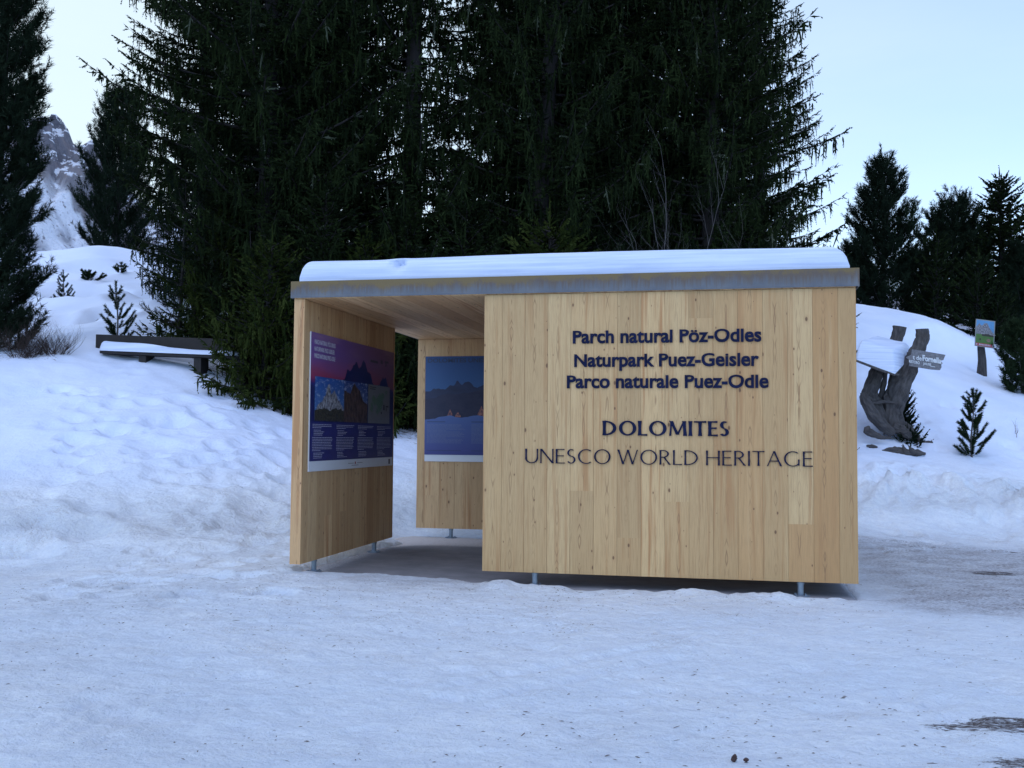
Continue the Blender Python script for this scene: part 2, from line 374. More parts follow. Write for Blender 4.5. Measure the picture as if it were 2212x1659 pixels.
for (xd,yd,dd,r,dep) in [(170,640,25,1.0,.35),(190,600,28,.9,.3),(235,690,22.5,.5,.35),(300,660,24,.6,.2),(150,690,22,.6,.18),(330,640,25,.6,.2)]:
    p=at(xd,yd,dd); hol.append((p[0],p[1],r,dep))
for i in range(170):   # footprints trodden along the slope foot and the right bank
    if i<110: p=onz(rng0.uniform(80,640),rng0.uniform(1020,1230),.25)
    else: p=onz(rng0.uniform(1870,2212),rng0.uniform(1060,1170),.15)
    hol.append((p[0],p[1],rng0.uniform(.09,.2),rng0.uniform(.02,.08)))
for i in range(85):
    q_=onz(rng0.uniform(0,2212),rng0.uniform(1320,1650),0); hol.append((q_[0],q_[1],rng0.uniform(.06,.13),rng0.uniform(.008,.022)))
for i in range(90):
    p=at(rng0.uniform(200,640),rng0.uniform(830,1080),1); k_=rng0.uniform(13.2,16.8); q_=at(rng0.uniform(150,640),0,k_)
    hol.append((q_[0],q_[1],rng0.uniform(.08,.17),rng0.uniform(.03,.08)))
TRK=[]
for (q1,q2) in [((345,1470),(140,1655)),((300,1475),(75,1650)),((255,1480),(15,1630)),((900,1500),(1500,1380)),((950,1530),(1560,1400))]:
    a_=onz(*q1,0);b_=onz(*q2,0); TRK.append((a_[0],a_[1],b_[0],b_[1]))
def base_h(x,y):
    sh=x.shape; x=x.ravel().astype(float);y=y.ravel().astype(float)
    r=np.hypot(x,y); k=np.where(r>58,58/np.maximum(r,1e-6),1.0); X=x*k;Y=y*k
    z=np.full(len(x),TW[-3])+TW[-2]*X+TW[-1]*Y
    for i,(px,py) in enumerate(TP):
        d2=(X-px)**2+(Y-py)**2; z+=TW[i]*.5*d2*np.log(d2+1e-12)
    z=np.where(r>58,z*(58/np.maximum(r,58))**.7,z)
    return z.reshape(sh)
def ground(x,y):
    x=np.asarray(x,float);y=np.asarray(y,float)
    z=base_h(x,y)
    slope=sm(.12,.6,z)                      # 0 on the trodden flat, 1 on the banks
    far=sm(2.9,4.2,z)
    left=sm(1,-2,x)
    z=z+(1-slope)*(.020*fbm(x,y,1.1,4,3)+.018*fbm(x,y,.24,4,9,.65)+.006*np.abs(fbm(x,y,.09,2,19)))
    z=z+slope*(1-far)*(.06*fbm(x,y,1.4,3,5)+.034*fbm(x,y,.40,4,12,.6)+.03*np.maximum(0,.25-np.abs(fbm(x,y,.8,2,61)))*-1)
    bil=1-np.abs(fbm(x,y,2.6,2,21))*1.6
    z=z+far*(.22*bil-.12+.05*fbm(x,y,.8,3,4))
    # crumbly ploughed foot of the banks
    foot=sm(.02,.12,base_h(x,y))*(1-sm(.3,1.1,base_h(x,y)))
    cr=np.abs(fbm(x,y,.38,4,33,.6)); z=z+foot*(.10*cr+.05*fbm(x,y,1.1,2,35))
    rr=np.exp(-((y-(8.9+.12*(x-7)))/.9)**2)*sm(5.5,6.3,x); z=z+rr*(.02+.42*np.abs(fbm(x,y,.55,4,44,.6)))
    for hx,hy,r,d in hol:
        q=((x-hx)/r)**2+((y-hy)/(r*.8))**2
        z=z-d*np.exp(-q*q*.7)+d*.25*np.exp(-(q-1.9)**2)
    # clear space over the concrete slab
    fr_y=.13-.29*sm(1.35,1.85,x)
    n1=fbm(x,y,.35,4,51); n2=fbm(x,y*0+2.2,.33,4,57); n3=fbm(x,y*0+2.2,.9,2,58)
    eL=sm(0,1,(x-(-.09+.05*n1+.16*sm(2.35,3.0,y)))/.08)
    eF=sm(0,1,(y-(fr_y+.05*n2*sm(1.4,1.9,x)+.07*n1*(1-sm(1.4,1.9,x))))/(.05+.22*(1-sm(1.4,1.9,x))))
    eB=1-sm(0,1,(y-(3.0+.12*n1))/.35)
    eR=1-sm(0,1,(x-4.87)/.02)
    ins=eL*eF*eB*eR
    lip=np.exp(-((y-(fr_y-.10))/.16)**2)*sm(1.6,1.95,x)*(1-sm(4.75,5.1,x))
    z=z+lip*(.012+.10*np.maximum(0,np.abs(n2)-.08)+.045*n3+.03*n1)
    for (a1,b1,a2,b2) in TRK:
        L_=math.hypot(a2-a1,b2-b1); tx,ty=(a2-a1)/L_,(b2-b1)/L_; al=(x-a1)*tx+(y-b1)*ty; ac=np.abs((x-a1)*ty-(y-b1)*tx+.03*np.sin(al*2))
        z=z-(.013*np.exp(-(ac/.04)**2)-.006*np.exp(-((ac-.09)/.04)**2))*sm(0,.3,al)*(1-sm(L_-.4,L_,al))
    bankL=np.exp(-((x+.16)/.10)**2)*sm(-.2,.25,y)*(1-sm(3.2,3.6,y)); z=z+bankL*(.03+.03*n1)
    z=np.where((x>4.86)&(x<5.6)&(y>-.05)&(y<4.4),np.minimum(z,-.006+.01*n1+sm(5.0,5.6,x)*.03),z)
    return z*(1-ins)+(-.07)*ins
def gz(x,y): return float(ground(np.array([x]),np.array([y]))[0])
def axis(segs,lim,g=1.16):
    out=[segs[0][0]]
    for a,b,h in segs:
        n=max(1,int(round((b-a)/h))); out+=list(a+(b-a)*(np.arange(1,n+1)/n))
    h=segs[-1][2]; v=out[-1]; hi=[]
    while v<lim: h*=g; v+=h; hi.append(v)
    h=segs[0][2]; v=out[0]; lo=[]
    while v>-lim: h*=g; v-=h; lo.append(v)
    return np.array(lo[::-1]+out+hi)
ax=axis([(-20,-9,.14),(-9,-2.5,.06),(-2.5,6.5,.033),(6.5,11,.06),(11,20,.16)],900)
ay=axis([(-8,-5.6,.15),(-5.6,1.2,.033),(1.2,6,.055),(6,14,.075),(14,34,.15)],900)
X,Y=np.meshgrid(ax,ay); Z=ground(X,Y)
bh=base_h(X,Y)
nx,ny=len(ax),len(ay); I=np.arange(nx*ny).reshape(ny,nx)
F=np.stack([I[:-1,:-1],I[:-1,1:],I[1:,1:],I[1:,:-1]],-1).reshape(-1,4)
def near_ice(X,Y): return sm(.15,.45,fbm(X,Y,1.6,4,91,.6))*(1-sm(.6,1.6,Y))*(1-sm(.1,.3,bh))
icem=sm(4.7,5.4,X+ .3*fbm(X,Y,1.1,3,71))*sm(-.9,-.1,Y-.08*(X-5)+.5*fbm(X,Y,1.3,3,72))*(1-sm(5.2,7.8,Y+.8*fbm(X,Y,1.4,3,73)))*.95
icem+=.16*near_ice(X,Y)
icem+= .5*sm(.3,.9,X)*(1-sm(1.8,2.3,X))*np.exp(-((Y+.15)/.45)**2)
mudm=np.zeros_like(X)
for xd,yd,zz,r in [(2170,1185,0,.55),(2150,1240,0,.35),(2110,1555,0,.16),(2150,1570,0,.26),(2195,1560,0,.22),(2212,1648,0,.2),(2040,1570,0,.12)]:
    p=onz(xd,yd,zz); mudm=np.maximum(mudm,np.exp(-(((X-p[0])/r)**2+((Y-p[1])/(r*.6))**2)))
for xd,yd,dd,r in [(560,830,18.3,1.0),(620,870,17.8,1.0),(870,930,18,1.6),(480,800,18.2,.6),(60,775,17.6,.9),(700,880,18,2.0)]:
    p=at(xd,yd,dd); mudm=np.maximum(mudm,.75*np.exp(-(((X-p[0])/r)**2+((Y-p[1])/(r*.7))**2)))
near=(1-sm(.15,.7,bh))
dirt=.15+.85*near*(.35+.65*sm(-.25,.35,fbm(X,Y,1.7,3,81)))+.7*np.exp(-((X-3.3)/2.5)**2-((Y+.3)/.5)**2)*.6
dirt=dirt*(1-.75*sm(2.5,3.5,bh))
dirt=dirt+1.0*np.exp(-((Y-(8.9+.12*(X-7)))/.5)**2)*sm(6.3,7,X)*sm(-.2,.3,fbm(X,Y,.9,3,88))
fol=sm(.15,.6,bh)*(1-sm(2.3,3.2,bh))*sm(-6,-1,X)*(1-sm(2,4,X)); dirt=dirt+.5*fol
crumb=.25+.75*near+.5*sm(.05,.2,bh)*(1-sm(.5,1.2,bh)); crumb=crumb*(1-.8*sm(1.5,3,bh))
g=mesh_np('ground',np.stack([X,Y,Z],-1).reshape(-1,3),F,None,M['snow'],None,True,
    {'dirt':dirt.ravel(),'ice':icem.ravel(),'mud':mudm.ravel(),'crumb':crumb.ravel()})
g['kind']='structure'; g['label']='trodden bluish snow covering the flat and the banks'
# ------------------------------------------------------------------ concrete slab (ground structure)
sx=np.linspace(-.2,4.87,100); sy=np.linspace(-.22,4.02,85); SX,SY=np.meshgrid(sx,sy)
fr=.9*np.exp(-np.maximum(SY-.12,0)/.22)*(1-sm(1.4,2.0,SX))+.55*np.exp(-np.maximum(SX-.1,0)/.18)+.8*sm(2.6,3.2,SY)+.25*sm(4.1,4.85,SX)
n=SX.size; V=np.stack([SX,SY,SX*0],-1).reshape(-1,3); I=np.arange(n).reshape(SX.shape)
F=np.stack([I[:-1,:-1],I[:-1,1:],I[1:,1:],I[1:,:-1]],-1).reshape(-1,4)
rim=np.concatenate([I[0,:],I[1:,-1],I[-1,-2::-1],I[-2:0:-1,0]]); V2=V[rim]-np.array([0,0,.16])
Fs=np.stack([rim,n+np.arange(len(rim)),n+(np.arange(len(rim))+1)%len(rim),np.roll(rim,-1)],-1)
o=mesh_np('concrete_slab',np.concatenate([V,V2]),np.concatenate([F,Fs]),None,M['slab'],None,False,{'frost':np.concatenate([fr.ravel(),fr.ravel()[rim]])})
o['kind']='structure'
# ------------------------------------------------------------------ shelter
rng=random.Random(11)
W,WL,D1,D2,TH=4.887,1.779,2.626,3.877,.10
H0,H1,HT=.12,2.52,2.675
sh=empty('wooden_shelter',(2.44,1.9,0),'pale larch board bus-stop style shelter with dark lettering and snow on its flat roof','shelter')
def wall(o,du,dn,width,z0,z1,th,first=.2,mat=None,bw=.2,facing=True,split=.16):
    """vertical boards along du, thickness along dn"""
    mb=MB(); du=np.array(du,float);dn=np.array(dn,float);o=np.array(o,float); g=.0012
    cuts=[0]; c=first
    while c<width-.04: cuts.append(c); c+=bw
    cuts.append(width)
    for a,b in zip(cuts[:-1],cuts[1:]):
        zs=[z0,z1]
        if rng.random()<split: zs=[z0,rng.choice([z0+rng.uniform(.3,.8),z1-rng.uniform(.05,.5)]),z1]
        for q0,q1 in zip(zs[:-1],zs[1:]):
            mb.box(o+du*(a+g)+np.array([0,0,q0]),du*(b-a-2*g),dn*th,np.array([0,0,q1-q0]),rng.random(),(0,rng.uniform(0,3)))
    mb.box(o+du*.006+dn*.006+np.array([0,0,z0+.004]),du*(width-.012),dn*(th-.012),np.array([0,0,z1-z0-.008]),.5)
    return mb
fwall=wall((WL,0,0),(1,0,0),(0,1,0),W-WL,H0,H1-.004,TH,.165).build('front_wall',M['larch'],sh); fwall['label']='large front wall of pale vertical boards carrying the lettering'
m=wall((TH,.03,0),(0,1,0),(-1,0,0),D1-.03,H0,H1-.004,TH,.13)
m.box((.001,0,H0),(TH-.001,0,0),(0,.029,0),(0,0,H1-H0-.004),.12,(.05,.7))
m.build('side_wall',M['larch2'],sh)['label']='open side wall holding the pink and blue information panel'
wall((0,D2,0),(1,0,0),(0,1,0),W,H0,H1-.004,TH,.10).build('back_wall',M['larch2'],sh)
wall((W-TH,TH+.003,0),(0,1,0),(1,0,0),D2-TH-.006,H0,H1-.004,TH,.13).build('side_wall',M['larch2'],sh)
# ceiling boards run front to back, slab of timber above them, sheet-metal fascia round it
mb=MB(); x=0.0
while x<W-.01:
    b=min(.2,W-x); mb.box((x+.0015,.0,H1),(b-.003,0,0),(0,D2+TH,0),(0,0,.03),rng.random(),(0,rng.uniform(0,3)),False)
    x+=.2
# uv of boards must run along y: rebuild uv from position
mb.uv=[((v[0]%.2) if True else 0, v[1]+int(v[0]/.2)*1.7) for v in mb.v]
mb.uv=[]
for f in mb.f:
    ps=[mb.v[i] for i in f]; x0=min(p[0] for p in ps); 
    k=int((x0+.01)/.2)
    for p in ps: mb.uv.append((p[0]-k*.2,p[1]+k*1.7))
mb.build('ceiling',M['ceil'],sh)
mb=MB(); mb.box((.012,.012,H1+.032),(W-.024,0,0),(0,D2+TH-.024,0),(0,0,HT-H1-.04),.3); mb.build('roof_slab',M['larch2'],sh)
mb=MB(); ov=.026; t_=.006; zb=H1+.004
Lx,Ly=W+2*ov,D2+TH+2*ov
mb.box((-ov,-ov,zb),(Lx,0,0),(0,t_,0),(0,0,HT-zb)); mb.box((-ov,Ly-ov-t_,zb),(Lx,0,0),(0,t_,0),(0,0,HT-zb))
mb.box((-ov,-ov+t_,zb),(t_,0,0),(0,Ly-2*t_,0),(0,0,HT-zb)); mb.box((W+ov-t_,-ov+t_,zb),(t_,0,0),(0,Ly-2*t_,0),(0,0,HT-zb))
fo=mb.build('fascia',M['fascia'],sh,world=False); fo.location=(-2.44,-1.9,0)
mb=MB(); mb.box((-ov+t_+.001,-ov+t_+.001,HT-.012),(Lx-2*t_-.002,0,0),(0,Ly-2*t_-.002,0),(0,0,.004)); mb.build('roof_sheet',M['steel'],sh)
# steel feet
def foot(x,y):
    z0=min(.0,0); mb=MB(); mb.cyl((x,y,0.008),(x,y,H0+.001),.024,14); mb.cyl((x,y,.096),(x,y,.112),.030,14)
    ft=mb.build('foot',M['steel'],sh); mb=MB(); mb.tube([(x,y,.001),(x,y,.010)],[.075,.075],20)
    for k in range(4):
        a=k*math.pi/2+.785; mb.cyl((x+.055*math.cos(a),y+.055*math.sin(a),.010),(x+.055*math.cos(a),y+.055*math.sin(a),.019),.009,6)
    mb.build('base_plate',M['steel'],sh).parent=ft
for p in [(.05,.445),(.05,2.147),(.448,D2+.05),(2.6,D2+.05),(4.5,D2+.05),(2.235,.05),(4.44,.05),(W-.05,1.2),(W-.05,2.9)]: foot(*p)
# ------------------------------------------------------------------ lettering
def text_mesh(body,ext=.004,off=0.0,spacing=1.0):
    cu=bpy.data.curves.new('t','FONT'); cu.body=body; cu.size=1; cu.extrude=ext; cu.offset=off; cu.space_character=spacing; cu.resolution_u=6
    o=bpy.data.objects.new('t',cu); COL.objects.link(o)
    bpy.context.view_layer.update()
    me=bpy.data.meshes.new_from_object(o.evaluated_get(bpy.context.evaluated_depsgraph_get()))
    bpy.data.objects.remove(o); bpy.data.curves.remove(cu)
    return me
def put_text(name,body,o,du,dv,dn,x0,x1,z0,cap,th,mat,parent,off=0.0,spacing=1.0,drop=0.0,capchar=.729,lift=False):
    """text on a plane: o origin, du along, dv up, dn out of the wall; left x0, right x1, baseline z0, capital height cap"""
    me=text_mesh(body,.5,off,spacing); n=len(me.vertices); a=np.zeros(n*3,dtype=np.float32); me.vertices.foreach_get('co',a); a=a.reshape(-1,3)
    sx=(x1-x0)/(a[:,0].max()-a[:,0].min()); a[:,0]-=a[:,0].min(); sy=cap/capchar
    if lift:
        X0=.60*capchar; X1=.70*capchar; yy=a[:,1]; a[:,1]=np.where(yy<0,yy,np.where(yy<X0,yy*X1/X0,np.where(yy<capchar,X1+(yy-X0)*(capchar-X1)/(capchar-X0),yy)))
    o=np.array(o,float);du=np.array(du,float);dv=np.array(dv,float);dn=np.array(dn,float)
    P=o+du*(x0+a[:,0:1]*sx)+dv*(z0+a[:,1:2]*sy+0)+dn*((a[:,2:3]+.5)*th)
    P+=dv*(a[:,0:1]*sx*drop)
    if parent is not None:
        P=P-np.array(parent.location); r=-parent.rotation_euler[2]
        P=np.stack([P[:,0]*math.cos(r)-P[:,1]*math.sin(r),P[:,0]*math.sin(r)+P[:,1]*math.cos(r),P[:,2]],1)
    me.vertices.foreach_set('co',P.astype(np.float32).ravel()); me.update()
    me.materials.clear(); me.materials.append(mat); me.name=name
    ob=bpy.data.objects.new(name,me); COL.objects.link(ob)
    if parent is not None:
        bd=[c for c in parent.children if c.name.split('.')[0] in ('board','front_wall')]
        ob.parent=bd[0] if bd else parent
    return ob
FO=((0,-.001,0),(1,0,0),(0,0,1),(0,-1,0))
l=put_text('lettering','Parch natural Pöz-Odles',*FO,2.562,4.136,2.086,.108,.010,M['letter'],sh,.026,1.0,lift=True); l['label']='top line of bold letters reading Parch natural Pöz-Odles'
l=put_text('lettering','Naturpark Puez-Geisler',*FO,2.575,4.115,1.884,.108,.010,M['letter'],sh,.026,1.0,lift=True); l['label']='second line of bold letters reading Naturpark Puez-Geisler'
l=put_text('lettering','Parco naturale Puez-Odle',*FO,2.513,4.192,1.702,.108,.010,M['letter'],sh,.026,1.0,lift=True); l['label']='third line of bold letters reading Parco naturale Puez-Odle'
# humanist capitals with thick and thin strokes, built stroke by stroke (cap height 1)
def glyph_strokes(ch,T,t):
    """returns width and list of shapes: ('l',x0,y0,x1,y1,w0,w1) or ('a',cx,cy,rx,ry,a0,a1,T,t)"""
    h=1.0
    def V(x,y0=0,y1=1,w=T): return ('l',x,y0,x,y1,w,w)
    def Hh(x0,x1,y,w=t): return ('l',x0,y,x1,y,w,w*1.15)
    G={}
    if ch=='D': return .80,[V(T/2),('a',.14,.5,.62,.5,-90,90,T,t),Hh(0,.16,1-t/2),Hh(0,.16,t/2)]
    if ch=='O': return .96,[('a',.48,.5,.48,.51,0,360,T,t)]
    if ch=='C': return .80,[('a',.48,.5,.48,.51,52,308,T,t)]
    if ch=='G': return .88,[('a',.48,.5,.48,.51,52,318,T,t),V(.80,.06,.46,T*.9)]
    if ch=='L': return .50,[V(T/2),Hh(0,.50,t/2)]
    if ch=='M': return 1.0,[('l',.10,0,.16,1,t,t),('l',.15,1,.50,.08,T,T*.9),('l',.50,.08,.85,1,t*1.1,t),('l',.85,1,.91,0,T,T)]
    if ch=='I': return T,[V(T/2)]
    if ch=='T': return .66,[V(.33),Hh(0,.66,1-t/2)]
    if ch=='E': return .52,[V(T/2),Hh(0,.50,1-t/2),Hh(0,.46,.53),Hh(0,.52,t/2)]
    if ch=='S': return .50,[('a',.25,.745,.235,.255,50,270,T,t),('a',.24,.265,.255,.265,-150,90,T,t)]
    if ch=='U': return .76,[V(T/2,.30,1),('a',.38,.32,.38,.33,180,360,T,t),V(.76-t*.7,.30,1,t*1.3)]
    if ch=='N': return .78,[V(t*.7,0,1,t*1.2),('l',t*.7,1,.78-t*.7,0,T,T),V(.78-t*.7,0,1,t*1.2)]
    if ch=='W': return 1.16,[('l',0.03,1,.31,0,T,T),('l',.31,0,.58,1,t,t),('l',.58,1,.86,0,T,T),('l',.86,0,1.13,1,t,t)]
    if ch=='R': return .62,[V(T/2),('a',.20,.745,.33,.255,-90,90,T,t),Hh(0,.22,1-t/2),Hh(0,.22,.49+t/2),('l',.26,.50,.58,0,T,T)]
    if ch=='H': return .76,[V(T/2),V(.76-T/2),Hh(0,.76,.52)]
    if ch=='A': return .78,[('l',.02,0,.38,1,t,t),('l',.38,1,.76,0,T,T),Hh(.14,.62,.34)]
    return .30,[]
def glyph_line(mb,text,x0,x1,z0,cap,T,t,gap,y=-.001,th=.010,space=.34,flare=1.22):
    ws=0; items=[]
    for ch in text:
        if ch==' ': ws+=space; continue
        w,s=glyph_strokes(ch,T,t); items.append((ws,s)); ws+=w+gap
    ws-=gap; sx=(x1-x0)/ws; k=0
    def prism(poly,dep):
        a=[(x0+px*sx,y,z0+py*cap) for px,py in poly]; b=[(p[0],y-dep,p[2]) for p in a]
        ar=sum(poly[i][0]*poly[(i+1)%len(poly)][1]-poly[(i+1)%len(poly)][0]*poly[i][1] for i in range(len(poly)))
        if ar<0: a=a[::-1];b=b[::-1]
        mb.face(b); mb.face(a[::-1])
        for i in range(len(a)): mb.face([a[i],a[(i+1)%len(a)],b[(i+1)%len(a)],b[i]])
    for off,ss in items:
        for s in ss:
            k+=1; dep=th+(k%5)*.0006
            if s[0]=='l':
                _,ax_,ay_,bx,by,w0,w1=s; dx,dy=bx-ax_,by-ay_; L=math.hypot(dx,dy)
                if abs(dy)<1e-6: nx_,ny_=0,1
                else: nx_,ny_=1,0   # horizontal cut: ends stay on the base and cap lines
                q=1.0 if abs(dy)<1e-6 else max(1,L/abs(dy)*.93)
                mid=.86
                pts=[]
                for f,wf in ((0,flare),(.18,1.0),(.5,mid),(.82,1.0),(1,flare)):
                    w=(w0+(w1-w0)*f)*wf*q/2*(1 if nx_ else 1); pts.append((ax_+dx*f,ay_+dy*f,w))
                if not nx_: pts=[(p[0],p[1],p[2]/ (flare if i in (0,) else 1)) for i,p in enumerate(pts)]
                poly=[(off+p[0]-nx_*p[2],p[1]-ny_*p[2]) for p in pts]+[(off+p[0]+nx_*p[2],p[1]+ny_*p[2]) for p in pts[::-1]]
                for i in range(len(pts)-1):
                    A,B=pts[i],pts[i+1]
                    prism([(off+A[0]-nx_*A[2],A[1]-ny_*A[2]),(off+B[0]-nx_*B[2],B[1]-ny_*B[2]),(off+B[0]+nx_*B[2],B[1]+ny_*B[2]),(off+A[0]+nx_*A[2],A[1]+ny_*A[2])],dep)
            else:
                _,cx,cy,rx,ry,a0,a1,TT,tt=s; n=max(8,int((a1-a0)/12)); pp=[]
                for i in range(n+1):
                    a=math.radians(a0+(a1-a0)*i/n); ca,sa=math.cos(a),math.sin(a)
                    pp.append(((off+cx+rx*ca,cy+ry*sa),(off+cx+(rx-TT)*ca,cy+(ry-tt)*sa)))
                for i in range(n): prism([pp[i][0],pp[i+1][0],pp[i+1][1],pp[i][1]],dep)
mb=MB(); glyph_line(mb,'DOLOMITES',2.822,3.872,1.298,.124,.185,.10,.10)
l=mb.build('lettering',M['letter'],sh); l.parent=fwall; l['label']='broad capitals reading DOLOMITES'
mb=MB(); glyph_line(mb,'UNESCO WORLD HERITAGE',2.154,4.537,1.056,.122,.095,.052,.145,space=.28)
l=mb.build('lettering',M['letter'],sh); l.parent=fwall; l['label']='thin capitals reading UNESCO WORLD HERITAGE'
# ------------------------------------------------------------------ information panels
def printed(name,build):
    t=NT(name); build(t); t.rough(.45); t.b.inputs['Specular IOR Level'].default_value=.35; return t.m
def uvxy(t):
    uv=t.n('ShaderNodeUVMap').outputs[0]; s=t.n('ShaderNodeSeparateXYZ'); t.l(uv,s.inputs[0]); return uv,s.outputs[0],s.outputs[1]
def b_dusk(t):
    uv,u,v=uvxy(t); n=t.noise(t.mapv(uv,(1.2,4,1)),2,4,.6)
    c=t.mix(t.mr(v,.62,.98,0,1),(.27,.03,.09),(.21,.11,.21))
    c=t.mix(t.mr(t.math('ADD',v,t.math('MULTIPLY',n,.25)),.80,.98,0,1),c,(.15,.07,.26))
    c=t.mix(t.mr(u,.35,1.0,0,.8),c,(.16,.065,.07))
    c=t.mix(t.math('MULTIPLY',t.mr(n,.45,.7,0,1),t.mr(v,.8,1,0,.6)),c,(.32,.19,.27))
    c=t.mix(t.mr(v,.60,.655,1,0),c,(.012,.02,.14)); t.col(c)
def flatc(c,v=.2,sc=6):
    def f(t):
        uv,u,vv=uvxy(t); n=t.noise(t.mapv(uv,(1,1,1)),sc,4,.7); t.col(t.mix(t.mr(n,.3,.7,0,1),tuple(q*(1-v) for q in c),tuple(q*(1+v) for q in c)))
    return f
def b_sky(a,b,cl=.0):
    def f(t):
        uv,u,v=uvxy(t); n=t.noise(t.mapv(uv,(1,1.4,1)),7,5,.65)
        c=t.mix(t.mr(v,.0,1,0,1),b,a); c=t.mix(t.math('MULTIPLY',t.mr(n,.52,.66,0,1),cl),c,(.65,.70,.78)); t.col(c)
    return f
def b_rock(a,b,st=10):
    def f(t):
        uv,u,v=uvxy(t); n=t.noise(t.mapv(uv,(3.0,.8,1)),st,5,.75); t.col(t.mix(t.mr(n,.4,.6,0,1),a,b))
    return f
PM=dict(dusk=printed('print_dusk_sky',b_dusk),navy=printed('print_navy',flatc((.018,.022,.13),.1)),sil=printed('print_silhouette',flatc((.010,.016,.09),.15)),
 sky1=printed('print_blue_sky',b_sky((.02,.08,.30),(.07,.17,.36),.35)),sky2=printed('print_deep_sky',b_sky((.02,.05,.20),(.14,.20,.34),.5)),
 rock1=printed('print_pale_rock',b_rock((.06,.06,.08),(.34,.34,.37))),rock2=printed('print_brown_rock',b_rock((.035,.022,.02),(.10,.065,.055),5)),
 wood1=printed('print_dark_wood',b_rock((.012,.014,.012),(.06,.055,.04),7)),map1=printed('print_map',flatc((.16,.17,.18),.06)),mapg=printed('print_map_green',flatc((.10,.17,.12),.35,14)),
 mapd=printed('print_map_dark',flatc((.03,.03,.03),.2)),txt=printed('print_text',flatc((.42,.42,.50),.1)),
 sky3=printed('print_evening_sky',b_sky((.018,.06,.19),(.05,.15,.30),.0)),mt3=printed('print_blue_mountain',flatc((.014,.022,.065),.35,5)),mt4=printed('print_dark_forest',b_rock((.010,.013,.045),(.022,.022,.055),4)),
 mist=printed('print_mist',b_sky((.07,.12,.30),(.045,.05,.20),.0)),glow=printed('print_sunlit_rock',b_rock((.05,.03,.06),(.35,.14,.10),5)),txtd=printed('print_dark_text',flatc((.025,.04,.09),.1)),txtm=printed('print_mid_text',flatc((.15,.18,.27),.1)),
 paper=printed('print_paper',flatc((.50,.51,.55),.03)),ink=printed('print_ink',flatc((.04,.04,.06),.1)),redp=printed('print_red',flatc((.35,.03,.03),.1)))
class Panel:
    """flat printed board: local u (right), v (up) in metres on a plane with outward normal n"""
    def __init__(s,root,o,du,n,w,h,thick=.012):
        s.r=root;s.o=np.array(o,float);s.du=np.array(du,float);s.n=np.array(n,float);s.dv=np.array([0,0,1.0]);s.w=w;s.h=h;s.k=0
        mb=MB(); mb.box(s.o,s.du*w,-s.n*thick,s.dv*h); s.base=mb
    def P(s,u,v,lay): return s.o+s.du*u+s.dv*v+s.n*lay
    def sheet(s,name,mat,polys,lay,parent=None):
        mb=MB(); e=.0008
        us=[p[0] for q in polys for p in q];vs=[p[1] for q in polys for p in q]
        u0,u1,v0,v1=min(us),max(us),min(vs),max(vs)
        for q in polys:
            ar=sum(q[i][0]*q[(i+1)%len(q)][1]-q[(i+1)%len(q)][0]*q[i][1] for i in range(len(q)))
            if ar<0: q=q[::-1]
            mb.face([s.P(u,v,lay) for u,v in q],[((u-u0)/(u1-u0),(v-v0)/(v1-v0)) for u,v in q])
        # make sure the sheet faces outward
        nrm=np.cross(np.array(mb.v[1])-np.array(mb.v[0]),np.array(mb.v[2])-np.array(mb.v[0]))
        ob=mb.build(name,mat,s.r)
        bd=[c for c in s.r.children if c.name.split('.')[0]=='board']
        if bd: ob.parent=bd[0]
        return ob
def skyline(u0,u1,vb,fn,n=60):
    """list of quads under a skyline function"""
    q=[]
    for i in range(n):
        a=u0+(u1-u0)*i/n;b=u0+(u1-u0)*(i+1)/n
        q.append([(a,vb),(b,vb),(b,max(vb+1e-4,fn(b))),(a,max(vb+1e-4,fn(a)))])
    return q
def interp(pts):
    xs=[p[0] for p in pts];ys=[p[1] for p in pts]
    return lambda u: float(np.interp(u,xs,ys))
def jag(f,amp,sc,seed): return lambda u: f(u)+amp*float(fbm(np.array([u]),np.array([seed*3.3]),sc,3,seed)[0])
# left panel: u runs away from the viewer (from y=.135), 2.415 wide, 1.295 high
pr_=empty('information_panel',(.1,1.34,.94),'information panel with pink dusk sky, mountain photos and a small map on the left wall','panel')
pw,ph=2.415,1.29
P1=Panel(pr_,(.113,.135,.945),(0,1,0),(1,0,0),pw,ph)
P1.base.build('board',M['white'],pr_)
R4=lambda a,b,c,d:[(a,c),(b,c),(b,d),(a,d)]
P1.sheet('sky_picture',PM['dusk'],[R4(.0,pw,.095,ph)],.001)
P1.sheet('text_field',PM['navy'],[R4(0,pw,.095,.46)],.002)
f=interp([(0,.80),(.25,.79),(.45,.84),(.6,.83),(.72,.87),(.85,.90),(.95,1.02),(1.05,1.00),(1.15,1.08),(1.25,1.06),(1.35,1.06),(1.42,1.12),(1.5,1.04),(1.6,1.0),(1.7,.90),(1.85,.85),(1.95,.93),(2.02,.97),(2.12,1.0),(2.2,.94),(2.3,.84),(pw,.82)])
f=jag(f,.045,.05,3)
P1.sheet('ridge_picture',PM['sil'],skyline(0,pw,.46,f,150),.002)
tt=(.07,.80,.82) 
for k,(u0,u1,sk) in enumerate([(.10,.85,'sky1'),(.85,1.54,'sky2')]):
    P1.sheet('photo_sky',PM[sk],[R4(u0,u1,.47,.885)],.003)
f=jag(interp([(.10,.56),(.2,.64),(.28,.64),(.36,.72),(.42,.82),(.46,.83),(.5,.74),(.56,.76),(.62,.75),(.7,.68),(.78,.65),(.85,.58)]),.025,.04,7)
P1.sheet('photo_peak',PM['rock1'],skyline(.10,.85,.47,f,80),.004)
f=jag(interp([(.10,.57),(.3,.59),(.45,.58),(.65,.60),(.85,.58)]),.02,.06,8); P1.sheet('photo_forest',PM['wood1'],skyline(.10,.85,.47,f,60),.005)
